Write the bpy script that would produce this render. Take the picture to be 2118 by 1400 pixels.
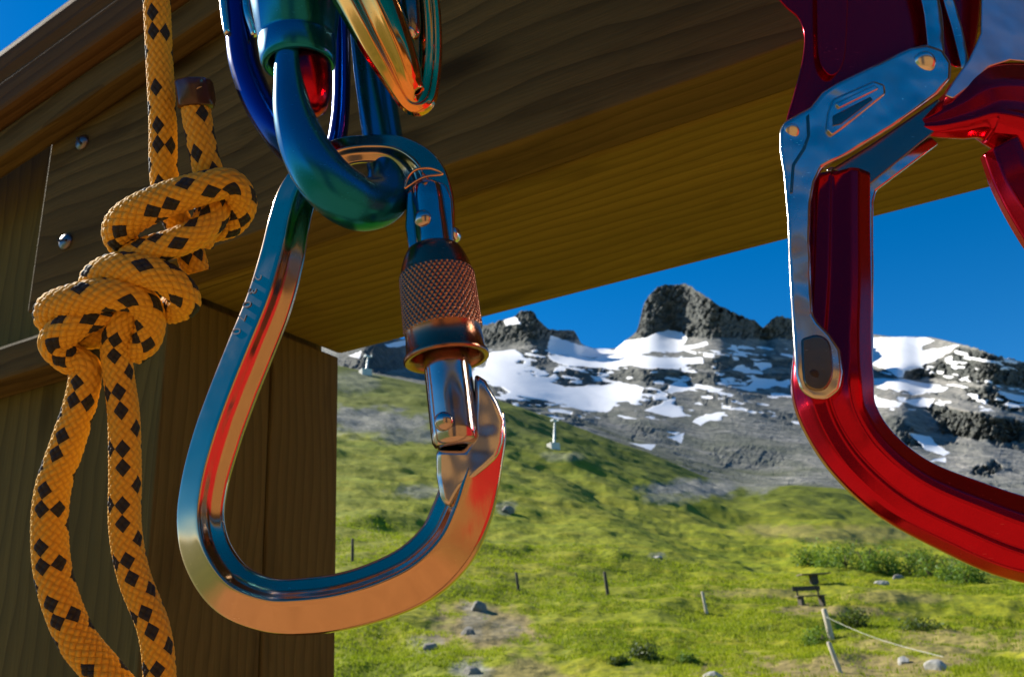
import bpy, bmesh, math, random
import numpy as np
from mathutils import Vector, Matrix
random.seed(7); rng = np.random.default_rng(7)
for o in list(bpy.data.objects): bpy.data.objects.remove(o)
S = bpy.context.scene
COL = S.collection

# ------------------------------------------------------------------ camera
F, X0, Y0 = 1800.0, 1059.0, 700.0            # focal length and centre, in photograph pixels
PITCH, ROLL = math.radians(20), math.radians(-3.5)
CAM = Vector((0, 0, 1.6))
fw = Vector((0, math.cos(PITCH), math.sin(PITCH))); ax = Vector((1, 0, 0)); au = ax.cross(fw)
cx = ax*math.cos(ROLL)+au*math.sin(ROLL); cu = -ax*math.sin(ROLL)+au*math.cos(ROLL)
RC = Matrix((cx, cu, -fw)).transposed()
CM = Matrix.Translation(CAM) @ RC.to_4x4()
cd = bpy.data.cameras.new('camera'); cam = bpy.data.objects.new('camera', cd); COL.objects.link(cam)
cam.matrix_world = CM
cd.sensor_fit = 'HORIZONTAL'; cd.sensor_width = 36; cd.lens = 36*F/2118
cd.clip_start = 0.01; cd.clip_end = 30000
cd.dof.use_dof = True; cd.dof.focus_distance = 0.26; cd.dof.aperture_fstop = 45
S.camera = cam
# ------------------------------------------------------------------ sky, sun, exposure
SUN_AZ, SUN_EL = math.radians(-58.5), math.radians(36)       # azimuth from +Y towards +X
w = bpy.data.worlds.new('World'); S.world = w; w.use_nodes = True
nt = w.node_tree; nt.nodes.clear()
sky = nt.nodes.new('ShaderNodeTexSky'); sky.sky_type = 'NISHITA'; sky.sun_disc = False
sky.sun_elevation = SUN_EL; sky.sun_rotation = SUN_AZ
sky.altitude = 2200; sky.air_density = 1.0; sky.dust_density = 0.15; sky.ozone_density = 4.0
hs = nt.nodes.new('ShaderNodeHueSaturation'); hs.inputs['Saturation'].default_value = 1.36
bg = nt.nodes.new('ShaderNodeBackground'); bg.inputs[1].default_value = 0.076
wo = nt.nodes.new('ShaderNodeOutputWorld')
nt.links.new(sky.outputs[0], hs.inputs['Color']); nt.links.new(hs.outputs[0], bg.inputs[0]); nt.links.new(bg.outputs[0], wo.inputs[0])
sd = bpy.data.lights.new('sun', 'SUN'); sd.energy = 5.0; sd.angle = math.radians(0.53); sd.color = (1, .93, .82)
so = bpy.data.objects.new('sun', sd); COL.objects.link(so)
sdir = Vector((math.sin(SUN_AZ)*math.cos(SUN_EL), math.cos(SUN_AZ)*math.cos(SUN_EL), math.sin(SUN_EL)))
so.rotation_euler = sdir.to_track_quat('Z', 'Y').to_euler(); so.location = (0, 0, 30)
S.view_settings.view_transform = 'Standard'; S.view_settings.look = 'None'
S.view_settings.exposure = 0.95; S.view_settings.gamma = 1.0
S.render.engine = 'CYCLES'

# ------------------------------------------------------------------ helpers
def tag(o, label=None, cat=None, group=None, kind=None):
    if label: o['label'] = label
    if cat: o['category'] = cat
    if group: o['group'] = group
    if kind: o['kind'] = kind
    return o
def ray(px, py):
    return RC @ Vector(((px-X0)/F, (Y0-py)/F, -1))
def ray_np(px, py):
    R = np.array(RC); v = np.stack([(px-X0)/F, (Y0-py)/F, -np.ones_like(px)], -1)
    return v @ R.T
def proj_np(P):
    R = np.array(RC); c = (P-np.array(CAM)) @ R
    return X0+F*c[..., 0]/-c[..., 2], Y0-F*c[..., 1]/-c[..., 2]
def mesh_obj(name, verts, faces, mat, parent=None, smooth=True, uv=None):
    me = bpy.data.meshes.new(name); me.from_pydata([tuple(v) for v in verts], [], faces)
    if uv is not None:
        l = me.uv_layers.new(name='UVMap'); l.data.foreach_set('uv', np.asarray(uv, dtype=np.float32).ravel())
    if smooth: me.polygons.foreach_set('use_smooth', [True]*len(me.polygons))
    if isinstance(mat, (list, tuple)):
        for m in mat: me.materials.append(m)
    else: me.materials.append(mat)
    me.update()
    o = bpy.data.objects.new(name, me); COL.objects.link(o)
    if parent: o.parent = parent
    return o
def fix_normals(o):
    bm = bmesh.new(); bm.from_mesh(o.data); bmesh.ops.recalc_face_normals(bm, faces=bm.faces); bm.to_mesh(o.data); bm.free()
    return o
def bevel(o, width, seg=2, angle=35):
    m = o.modifiers.new('bevel', 'BEVEL'); m.width = width; m.segments = seg; m.limit_method = 'ANGLE'; m.angle_limit = math.radians(angle)
    return o
def hash2(ix, iy, s):
    n = (ix.astype(np.int64)*374761393+iy.astype(np.int64)*668265263+s*974634777) & 0xffffffff
    n = ((n ^ (n >> 13))*1274126177) & 0xffffffff
    return ((n ^ (n >> 16)) & 0xffff)/65535.0
def vnoise(x, y, s=0):
    ix = np.floor(x); iy = np.floor(y); fx = x-ix; fy = y-iy
    fx = fx*fx*fx*(fx*(fx*6-15)+10); fy = fy*fy*fy*(fy*(fy*6-15)+10)
    a = hash2(ix, iy, s); b = hash2(ix+1, iy, s); c = hash2(ix, iy+1, s); d = hash2(ix+1, iy+1, s)
    return (a+(b-a)*fx)*(1-fy)+(c+(d-c)*fx)*fy
def fbm(x, y, s=0, o=5, g=.5, ridged=False):
    t = np.zeros_like(x); a = 1.; n = 0.
    for i in range(o):
        v = vnoise(x, y, s+i)
        if ridged: v = 1-np.abs(2*v-1)
        t = t+a*v; n += a; a *= g; x, y = x*1.93+y*.37+3.1, y*1.93-x*.37+1.7
    return t/n
def catmull(pts, n):
    P = [np.array(p, float) for p in pts]; P = [2*P[0]-P[1]]+P+[2*P[-1]-P[-2]]
    out = []
    for i in range(1, len(P)-2):
        for j in range(n):
            t = j/n; a, b, c, d = P[i-1], P[i], P[i+1], P[i+2]
            out.append(.5*((2*b)+(-a+c)*t+(2*a-5*b+4*c-d)*t*t+(-a+3*b-3*c+d)*t**3))
    out.append(P[-2]); return np.array(out)

# ------------------------------------------------------------------ materials
class M:
    def __init__(s, name):
        s.m = bpy.data.materials.new(name); s.m.use_nodes = True; s.t = s.m.node_tree; s.t.nodes.clear()
        s.out = s.n('ShaderNodeOutputMaterial'); s.p = s.n('ShaderNodeBsdfPrincipled'); s.l(s.p.outputs[0], s.out.inputs[0])
    def n(s, t, **k):
        x = s.t.nodes.new(t)
        for a, b in k.items(): setattr(x, a, b)
        return x
    def l(s, a, b): s.t.links.new(a, b)
    def v(s, node, key, val):
        if hasattr(val, 'is_linked') or isinstance(val, bpy.types.NodeSocket): s.l(val, node.inputs[key])
        else: node.inputs[key].default_value = val
    def math(s, op, a, b=0.0, c=None):
        x = s.n('ShaderNodeMath', operation=op); s.v(x, 0, a); s.v(x, 1, b)
        if c is not None: s.v(x, 2, c)
        return x.outputs[0]
    def noise(s, vec, scale, detail=4, rough=.55, dist=0):
        x = s.n('ShaderNodeTexNoise'); s.l(vec, x.inputs['Vector']); x.inputs['Scale'].default_value = scale
        x.inputs['Detail'].default_value = detail; x.inputs['Roughness'].default_value = rough; x.inputs['Distortion'].default_value = dist
        return x.outputs[0]
    def ramp(s, f, stops):
        x = s.n('ShaderNodeValToRGB'); s.l(f, x.inputs[0]); e = x.color_ramp.elements
        while len(e) < len(stops): e.new(.5)
        for i, (p, c) in enumerate(stops): e[i].position = p; e[i].color = (*c, 1) if len(c) == 3 else c
        return x.outputs[0]
    def mix(s, f, a, b, mode='MIX'):
        x = s.n('ShaderNodeMix', data_type='RGBA', blend_type=mode); s.v(x, 0, f)
        for i, q in ((6, a), (7, b)):
            if isinstance(q, bpy.types.NodeSocket): s.l(q, x.inputs[i])
            else: x.inputs[i].default_value = (*q, 1)
        return x.outputs[2]
    def obj(s): return s.n('ShaderNodeTexCoord').outputs['Object']
    def mapv(s, vec, scale=(1, 1, 1), loc=(0, 0, 0)):
        x = s.n('ShaderNodeMapping'); s.l(vec, x.inputs[0]); x.inputs['Scale'].default_value = scale; x.inputs['Location'].default_value = loc
        return x.outputs[0]
    def bump(s, h, strength=.5, dist=.001):
        x = s.n('ShaderNodeBump'); s.l(h, x.inputs['Height']); x.inputs['Strength'].default_value = strength; x.inputs['Distance'].default_value = dist
        s.l(x.outputs[0], s.p.inputs['Normal']); return x
    def set(s, **k):
        for a, b in k.items(): s.v(s.p, a.replace('_', ' '), (*b, 1) if isinstance(b, tuple) and len(b) == 3 else b)
        return s

def metal(name, col, rough=.15, wear=.06, coat=0, scratch=.25, met=1.0, worn=(.75, .72, .68), wavy=0.):
    m = M(name); o = m.obj()
    n1 = m.noise(o, 160, 5, .6); n2 = m.noise(m.mapv(o, (900, 60, 900)), 1, 3, .6); n4 = m.noise(o, 45, 4, .6)
    sc = None
    for rot, s0 in (((.4, .3, .5), 1.), ((1.3, -.6, -.7), 1.3), ((-.5, .9, 1.4), .8)):
        mp = m.n('ShaderNodeMapping'); m.l(o, mp.inputs[0]); mp.inputs['Rotation'].default_value = rot; mp.inputs['Scale'].default_value = (110*s0, 5200*s0, 2600*s0)
        q = m.ramp(m.noise(mp.outputs[0], 1, 2, .5), [(.735, (0, 0, 0)), (.775, (1, 1, 1))]); sc = q if sc is None else m.math('MAXIMUM', sc, q)
    sc = m.math('MULTIPLY', sc, m.ramp(n4, [(.42, (0, 0, 0)), (.62, (1, 1, 1))]))
    c = m.mix(m.math('MULTIPLY', n1, .5), col, tuple(x*.72 for x in col)); c = m.mix(m.math('MULTIPLY', sc, .35), c, tuple(.6*a+.4*b for a, b in zip(col, worn)))
    m.set(Base_Color=c, Metallic=met)
    r = m.math('ADD', m.math('ADD', m.math('MULTIPLY', n1, wear*2), rough-wear), m.math('ADD', m.math('MULTIPLY', sc, .2), m.math('MULTIPLY', m.ramp(n4, [(.5, (0, 0, 0)), (.75, (1, 1, 1))]), .07)))
    m.set(Roughness=r)
    if coat: m.p.inputs['Coat Weight'].default_value = coat; m.p.inputs['Coat Roughness'].default_value = .06
    m.bump(m.math('SUBTRACT', m.math('ADD', n2, m.math('MULTIPLY', n4, 2.0)), m.math('MULTIPLY', sc, .6)), scratch*.3, .00008)
    if wavy:
        b1 = [x for x in m.t.nodes if x.type == 'BUMP'][0]; b2 = m.n('ShaderNodeBump'); m.l(m.noise(o, 48, 2, .45), b2.inputs['Height']); b2.inputs['Strength'].default_value = 1; b2.inputs['Distance'].default_value = wavy
        m.l(b2.outputs[0], b1.inputs['Normal'])
    return m.m
MB = {}
MB['pear'] = metal('pear_metal', (.62, .43, .28), .12, wavy=.0006)
MB['pear_gate'] = metal('gate_metal', (.52, .43, .40), .12, wavy=.0008)
MB['sleeve'] = metal('sleeve_metal', (.36, .16, .10), .24)
MB['teal'] = metal('teal_anodised', (.004, .19, .31), .24, met=.84)
MB['blue'] = metal('blue_anodised', (.005, .035, .20), .2, met=.9)
MB['gold'] = metal('gold_anodised', (.92, .42, .13), .09)
MB['red'] = metal('red_anodised', (.50, .005, .024), .15, met=.88)
MB['gate_red'] = metal('red_gate', (.55, .01, .03), .22)
MB['silver'] = metal('polished_steel', (.70, .67, .61), .2, wavy=.0028)
MB['dark_steel'] = metal('dark_steel', (.22, .20, .16), .2)
MB['seat'] = metal('satin_gate_seat', (.62, .58, .56), .2, wavy=.004)
MB['stamp'] = metal('stamped_metal', (.20, .17, .15), .4)
MB['brushed'] = metal('brushed_steel', (.78, .78, .77), .34, wavy=.002)
MB['copper'] = metal('copper_edge', (.95, .45, .22), .2)

def wood(name, c0, c1, c2, scale=1.0, seed=0.):
    m = M(name); o = m.obj()
    v = m.mapv(o, (3.0, 40, 40), (seed, seed*2, seed))
    warp = m.noise(m.mapv(o, (3.2, 9, 9), (seed, 0, seed)), 1, 3, .5)
    xs = m.n('ShaderNodeSeparateXYZ'); m.l(o, xs.inputs[0])
    # growth rings: planes cut through a log, warped along the board
    q = m.math('ADD', m.math('MULTIPLY', xs.outputs[1], 300*scale), m.math('ADD', m.math('MULTIPLY', xs.outputs[2], 190*scale), m.math('MULTIPLY', warp, 16)))
    ring = m.math('FRACT', m.math('MULTIPLY', q, .32))
    ringp = m.math('POWER', ring, 2.6)
    fib = m.noise(m.mapv(o, (26, 900, 900), (seed, 1, 2)), 1, 4, .65)
    blot = m.noise(v, .35, 4, .55)
    c = m.mix(m.math('MULTIPLY', ringp, .75), c0, c1)
    c = m.mix(m.ramp(fib, [(.38, (0, 0, 0)), (.72, (.75, .75, .75))]), c, c2)
    st = m.noise(m.mapv(o, (5, 26, 26), (seed, seed, 3)), 1, 5, .6)
    c = m.mix(m.ramp(st, [(.56, (0, 0, 0)), (.74, (.8, .8, .8))]), c, tuple(x*.35 for x in c1))
    c = m.mix(m.ramp(blot, [(.35, (0, 0, 0)), (.75, (.7, .7, .7))]), c, tuple(x*.45 for x in c0))
    vo = m.n('ShaderNodeTexVoronoi'); m.l(m.mapv(o, (3.0, 11, 11), (seed, .3, .7)), vo.inputs['Vector']); vo.inputs['Scale'].default_value = 1
    kn = m.ramp(vo.outputs['Distance'], [(.05, (1, 1, 1)), (.13, (0, 0, 0))]); c = m.mix(m.math('MULTIPLY', kn, .8), c, tuple(x*.4 for x in c1))
    sp = m.ramp(m.noise(m.mapv(o, (2.2, 230, 230), (seed*2, 4, seed)), 1, 3, .6), [(.70, (0, 0, 0)), (.725, (1, 1, 1))]); c = m.mix(m.math('MULTIPLY', sp, .85), c, tuple(x*.2 for x in c1))
    m.set(Base_Color=c, Roughness=.85); m.p.inputs['Specular IOR Level'].default_value = .08
    h = m.math('SUBTRACT', m.math('ADD', m.math('MULTIPLY', ringp, -.9), m.math('MULTIPLY', fib, .7)), m.math('MULTIPLY', sp, 1.5))
    m.bump(h, .55, .0012)
    return m.m
MB['wood'] = wood('larch_board', (.150, .108, .034), (.047, .031, .009), (.084, .059, .018))
MB['wood2'] = wood('larch_beam', (.20, .155, .026), (.085, .060, .010), (.125, .094, .016), 1.0, 3.3)
MB['wood3'] = wood('larch_post', (.165, .140, .042), (.062, .050, .015), (.098, .081, .024), 1.2, 7.1)
MB['wood4'] = wood('larch_rail', (.14, .085, .032), (.05, .027, .011), (.085, .05, .02), 1.1, 5.2)

def rope_mat():
    m = M('yellow_black_cord'); uvn = m.n('ShaderNodeUVMap'); s = m.n('ShaderNodeSeparateXYZ'); m.l(uvn.outputs[0], s.inputs[0])
    a = m.math('ADD', s.outputs[0], s.outputs[1]); b = m.math('SUBTRACT', s.outputs[0], s.outputs[1])
    a2 = m.math('MULTIPLY', a, 2); b2 = m.math('MULTIPLY', b, 2)
    ia = m.math('FLOOR', a); ib = m.math('FLOOR', b)
    par = m.math('MODULO', m.math('ADD', m.math('ADD', ia, ib), 4000), 2)          # which strand is on top
    ma = m.math('MODULO', m.math('ADD', ia, 3996), 6); mb = m.math('MODULO', m.math('ADD', ib, 3996), 6)
    ba = m.math('MULTIPLY', m.math('ADD', m.math('COMPARE', ma, 2, .1), m.math('COMPARE', ma, 5, .1)), par)
    bb1 = m.math('COMPARE', mb, 1, .1)
    bb = m.math('MULTIPLY', m.math('ADD', m.math('MULTIPLY', m.math('COMPARE', ma, 3, .1), m.math('COMPARE', mb, .5, .6)), m.math('MULTIPLY', m.math('COMPARE', ma, 0, .1), m.math('COMPARE', mb, 3, .1))), par)
    blk = m.math('MINIMUM', m.math('ADD', ba, bb), 1)
    fa = m.math('FRACT', m.math('ADD', a2, 4000)); fb = m.math('FRACT', m.math('ADD', b2, 4000))
    da = m.math('SUBTRACT', 1, m.math('MULTIPLY', m.math('ABSOLUTE', m.math('SUBTRACT', fa, .5)), 2))
    db = m.math('SUBTRACT', 1, m.math('MULTIPLY', m.math('ABSOLUTE', m.math('SUBTRACT', fb, .5)), 2))
    par2 = m.math('MODULO', m.math('ADD', m.math('ADD', m.math('FLOOR', a2), m.math('FLOOR', b2)), 4000), 2)
    ac = m.math('ADD', m.math('MULTIPLY', da, par2), m.math('MULTIPLY', db, m.math('SUBTRACT', 1, par2)))
    yarn = m.math('ABSOLUTE', m.math('SINE', m.math('MULTIPLY', ac, 6.283)))
    edge = m.math('ADD', m.math('MULTIPLY', ac, .6), m.math('MULTIPLY', yarn, .4))
    wn = m.n('ShaderNodeTexWhiteNoise', noise_dimensions='2D'); cv = m.n('ShaderNodeCombineXYZ'); m.l(m.math('FLOOR', m.math('MULTIPLY', ia, .5)), cv.inputs[0]); m.l(m.math('FLOOR', m.math('MULTIPLY', ib, .5)), cv.inputs[1]); m.l(cv.outputs[0], wn.inputs['Vector'])
    blk = m.math('MULTIPLY', blk, m.math('GREATER_THAN', wn.outputs['Value'], .10))
    o = m.obj(); fz = m.noise(o, 2600, 3, .6); bl = m.noise(o, 60, 3, .5)
    y = m.mix(bl, (.86, .48, .016), (.70, .33, .010)); y = m.mix(m.math('MULTIPLY', fz, .25), y, (.82, .46, .06))
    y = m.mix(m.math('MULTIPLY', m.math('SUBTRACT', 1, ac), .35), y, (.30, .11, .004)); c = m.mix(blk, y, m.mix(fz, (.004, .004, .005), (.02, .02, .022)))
    m.set(Base_Color=c, Roughness=.75); m.p.inputs['Sheen Weight'].default_value = .12; m.p.inputs['Sheen Roughness'].default_value = .4
    m.l(m.mix(.3, c, (1, .8, .4)), m.p.inputs['Sheen Tint'])
    h = m.math('ADD', m.math('MULTIPLY', m.math('POWER', edge, .5), 1.0), m.math('MULTIPLY', fz, .35))
    m.bump(h, .7, .0005)
    return m.m
MB['rope'] = rope_mat()

def plain(name, col, rough=.6, var=.3, scale=20, metallic=0):
    m = M(name); n = m.noise(m.obj(), scale, 4, .6)
    m.set(Base_Color=m.mix(n, tuple(x*(1-var) for x in col), tuple(min(1, x*(1+var)) for x in col)), Roughness=rough, Metallic=float(metallic))
    m.bump(n, .3, .01/scale)
    return m.m
MB['burnt'] = plain('melted_cord', (.05, .018, .010), .3, .6, 300)
MB['burnt_tip'] = plain('melted_cord_tip', (.55, .33, .14), .35, .4, 300)
MB['screw'] = metal('screw_steel', (.20, .20, .20), .35)
MB['recess'] = plain('dark_recess', (.02, .012, .008), .7)

# ------------------------------------------------------------------ terrain
def interp(xs, ys, x): return np.interp(x, xs, ys)
def smooth(e0, e1, x):
    t = np.clip((x-e0)/(e1-e0), 0, 1); return t*t*(3-2*t)
def grid_obj(name, P, mat, attrs=None):
    nr, nc = P.shape[:2]; idx = np.arange(nr*nc).reshape(nr, nc)
    q = np.stack([idx[:-1, :-1], idx[:-1, 1:], idx[1:, 1:], idx[1:, :-1]], -1).reshape(-1, 4)
    me = bpy.data.meshes.new(name); me.vertices.add(nr*nc); me.vertices.foreach_set('co', P.reshape(-1).astype(np.float32))
    me.loops.add(len(q)*4); me.polygons.add(len(q))
    me.loops.foreach_set('vertex_index', q.ravel().astype(np.int32)); me.polygons.foreach_set('loop_start', (np.arange(len(q))*4).astype(np.int32))
    me.polygons.foreach_set('use_smooth', np.ones(len(q), bool)); me.update(calc_edges=True); me.validate()
    for k, v in (attrs or {}).items():
        a = me.attributes.new(k, 'FLOAT', 'POINT'); a.data.foreach_set('value', v.ravel().astype(np.float32))
    me.materials.append(mat); o = bpy.data.objects.new(name, me); COL.objects.link(o); tag(o, kind='structure')
    return o
def in_poly(px, py, poly):
    r = np.zeros(px.shape, bool); n = len(poly)
    for i in range(n):
        x1, y1 = poly[i]; x2, y2 = poly[(i+1) % n]
        if y1 == y2: continue
        c = ((y1 > py) != (y2 > py)) & (px < (x2-x1)*(py-y1)/(y2-y1)+x1); r ^= c
    return r
def to_world(px, py, r):
    d = ray_np(px, py); hl = np.hypot(d[..., 0], d[..., 1])
    return np.array(CAM)+d*(r/hl)[..., None]

MEADOW_X = [-900, 300, 700, 850, 1000, 1140, 1300, 1450, 1550, 1700, 1850, 2118, 2600, 3300]
MEADOW_Y = [600, 700, 752, 785, 815, 866, 925, 985, 1016, 1006, 1035, 1075, 1050, 1000]
G_R = [25, 40, 50, 70, 100, 180, 300, 480]; G_F = [0, .26, .38, .52, .64, .79, .91, 1.0]
_dx = np.arange(-900, 3301, 4.)
def _sm(xs, ys, sig):
    v = np.interp(_dx, xs, ys); k = np.exp(-.5*(np.arange(-150, 151)*4./sig)**2); k /= k.sum()
    return np.convolve(np.pad(v, 150, mode='edge'), k, 'valid')
MY = _sm(MEADOW_X, MEADOW_Y, 45)
def horizon_y(px): return 1355+.0612*(X0-px)
def meadow_base(px, r):
    top = np.interp(px, _dx, MY); yb = 1400+.03*(X0-px)
    return yb+(top-yb)*np.interp(np.log(r), np.log(G_R), G_F)
def meadow_points(px, r):
    """px: direction column, r: distance -> world points, plus dirt and rock masks"""
    py = meadow_base(px, np.maximum(r, 25)); P = to_world(px, py, np.maximum(r, 25))
    near = r < 25
    d = ray_np(px, np.full_like(px, 1400.)); hl = np.hypot(d[..., 0], d[..., 1])
    z25 = P[..., 2]; k = np.clip(r/25, 0, 1)
    X = d[..., 0]/hl*r; Y = d[..., 1]/hl*r
    P[..., 0] = np.where(near, X, P[..., 0]); P[..., 1] = np.where(near, Y, P[..., 1]); P[..., 2] = np.where(near, z25*k**1.3, P[..., 2])
    x, y = P[..., 0], P[..., 1]
    far = smooth(60, 260, r); fade = smooth(6, 30, r)*(1-.6*smooth(430, 480, r))
    lr = np.log(r)
    hum = (fbm(px/260+9, lr*4.2, 11, 5)-.5)*.030*r + (fbm(px/90, lr*10, 23, 4)-.5)*.009*r
    hum += (fbm(x/1.7, y/1.7, 31, 4)-.5)*.32*(1-far) + (fbm(x/9, y/9, 41, 5)-.5)*1.1*smooth(25, 120, r)
    # terraces of cattle tracks on the slope
    tr = np.sin(lr*46+fbm(px/150, lr*4, 51, 3)*9)*.0018*r*smooth(40, 90, r)*(1-.5*far)
    P[..., 2] += (hum+tr)*fade
    # gullies running down the left slope
    ppx, ppy = px, meadow_base(px, np.maximum(r, 25))
    for pts, dep, wd in (([(960, 905), (1080, 935), (1200, 985), (1320, 1045), (1460, 1085)], 26, 18), ([(1130, 880), (1300, 955), (1450, 1010)], 15, 13), ([(690, 1075), (850, 1085), (1040, 1040)], 11, 13), ([(1000, 1130), (1150, 1110), (1350, 1110)], 8, 14)):
        gx = [p[0] for p in pts]; gy = [p[1] for p in pts]
        c = np.interp(ppx, gx, gy)+(fbm(ppx/170, ppx*0, 61, 2)-.5)*22
        on = smooth(gx[0]-50, gx[0]+60, ppx)*(1-smooth(gx[-1]-80, gx[-1]+40, ppx))
        e = (ppy-c)/wd
        P[..., 2] += on*dep*.42/F*r*np.tanh(-e/.38)*np.exp(-(e/2.4)**2)*(.6+.8*fbm(ppx/40, ppy/20, 63, 3))
    # bank below the bench
    e = (ppy-np.interp(ppx, [1500, 1700, 1760, 1900, 2118], [1330, 1300, 1268, 1262, 1270]))/16
    on = smooth(1540, 1760, ppx)*(1-smooth(2080, 2300, ppx))
    P[..., 2] += on*15/F*r*(np.exp(-((e+1)**2))-np.exp(-((e-1)**2)))*.8
    return P
def meadow_masks(P, r):
    px, py = proj_np(P)
    j = (fbm(px/45, py/22, 71, 5)-.5); j2 = fbm(px/18, py/9, 77, 4)-.5
    dirt = np.zeros_like(px); rock = np.zeros_like(px)
    def blob(arr, cx_, cy_, rx, ry, s=1.0):
        d = ((px-cx_)/rx)**2+((py-cy_)/ry)**2
        arr[:] = np.maximum(arr, s*smooth(1.25, .55, np.sqrt(d)+j*1.3+j2*.7))
    blob(dirt, 1720, 1262, 150, 12, .8); blob(dirt, 1830, 1235, 110, 14, .5); blob(dirt, 1560, 1225, 120, 10, .45)
    blob(dirt, 1000, 1300, 115, 50, .9); blob(dirt, 1090, 1395, 90, 30, .7); blob(dirt, 1600, 1098, 90, 16, .5); blob(dirt, 1780, 1105, 120, 18, .45)
    blob(dirt, 1950, 1330, 200, 28, .7); blob(dirt, 1760, 1385, 330, 34, .85)
    blob(rock, 985, 1280, 30, 36, .45); blob(rock, 880, 1335, 34, 24, .35); blob(rock, 1045, 1300, 34, 18, .25); blob(rock, 975, 1385, 35, 20, .7)
    blob(rock, 790, 870, 110, 28, .85); blob(rock, 850, 900, 70, 20, .7); blob(rock, 735, 790, 60, 20, .4)
    blob(rock, 860, 1015, 60, 14, .6); blob(rock, 1450, 1010, 120, 22, .9); blob(rock, 1380, 1030, 60, 12, .6); blob(rock, 1560, 1005, 60, 10, .6)
    blob(rock, 1050, 1050, 20, 14, .5); blob(rock, 1170, 945, 40, 10, .4); blob(rock, 1360, 1150, 25, 8, .6)
    return dirt*smooth(8, 20, r), rock*smooth(8, 20, r)

def grass_mat():
    m = M('alpine_grass'); o = m.obj(); 
    at = lambda k: m.n('ShaderNodeAttribute', attribute_name=k).outputs['Fac']
    nL = m.noise(m.mapv(o, (.6, .8, 2.5)), .035, 5, .6); nM = m.noise(m.mapv(o, (.55, .8, 2.6)), .33, 6, .66); nS = m.noise(o, 2.6, 5, .65)
    g = m.ramp(nM, [(.28, (.10, .15, .003)), (.48, (.235, .275, .004)), (.72, (.37, .33, .012))])
    g = m.mix(m.ramp(nL, [(.38, (0, 0, 0)), (.66, (.75, .75, .75))]), g, (.23, .22, .010))
    g = m.mix(m.ramp(nS, [(.34, (.7, .7, .7)), (.56, (0, 0, 0))]), g, (.045, .085, .003))
    g = m.mix(m.math('MULTIPLY', at('far'), .65), g, (.075, .10, .006))
    g = m.mix(at('dirt'), g, m.ramp(nS, [(.3, (.13, .10, .04)), (.7, (.33, .25, .11))]))
    rk = m.ramp(m.noise(o, 1.2, 6, .7), [(.35, (.07, .075, .07)), (.52, (.22, .22, .20)), (.68, (.42, .41, .37))])
    g = m.mix(at('rock'), g, rk)
    m.set(Base_Color=g, Roughness=.85); m.p.inputs['Specular IOR Level'].default_value = .15
    m.bump(m.math('ADD', nM, m.math('MULTIPLY', nS, .4)), .6, .4)
    return m.m
MB['grass'] = grass_mat()
cols = np.concatenate([np.linspace(-900, 640, 90), np.linspace(645, 2180, 760), np.linspace(2190, 3300, 70)])
rows = np.concatenate([np.geomspace(1.0, 22, 30), np.geomspace(22.5, 480, 420), np.array([500, 540, 600])])
GX, GR = np.meshgrid(cols, rows)
PM = meadow_points(GX, np.minimum(GR, 480)); 
extra = np.clip(GR-480, 0, None); dn = PM.copy(); dn[..., :2] *= (GR/np.minimum(GR, 480))[..., None]; dn[..., 2] -= extra*.7; PM = dn
dirt, rock = meadow_masks(PM, GR)
grid_obj('meadow', PM, MB['grass'], dict(dirt=dirt, rock=rock, far=smooth(90, 350, GR)))

# mountain ------------------------------------------------------------------
SKX = [-900, 200, 600, 700, 850, 940, 1007, 1043, 1066, 1076, 1106, 1112, 1129, 1145, 1159, 1192, 1198, 1205, 1231, 1274, 1291, 1311, 1322, 1326, 1331, 1350, 1363, 1397, 1420, 1443, 1463, 1486, 1515, 1542, 1562, 1574, 1584, 1591, 1605, 1634, 1700, 1800, 1840, 1925, 1980, 2010, 2060, 2118, 2300, 2700, 3300]
SKY = [640, 600, 660, 700, 700, 682, 672, 659, 654, 644, 643, 660, 676, 684, 682, 684, 705, 714, 721, 721, 706, 692, 680, 645, 623, 603, 592, 586, 588, 601, 613, 631, 644, 656, 660, 676, 676, 662, 654, 657, 668, 690, 696, 697, 710, 717, 735, 748, 700, 640, 700]
T = [0, .10, .30, .50, .66, .80, .90, 1.0]
MR = [560, 800, 1150, 1550, 1900, 2200, 2420, 2620]
def poly(crop, ox, oy, k): return [(ox+x/k, oy+y/k) for x, y in crop]
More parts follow.
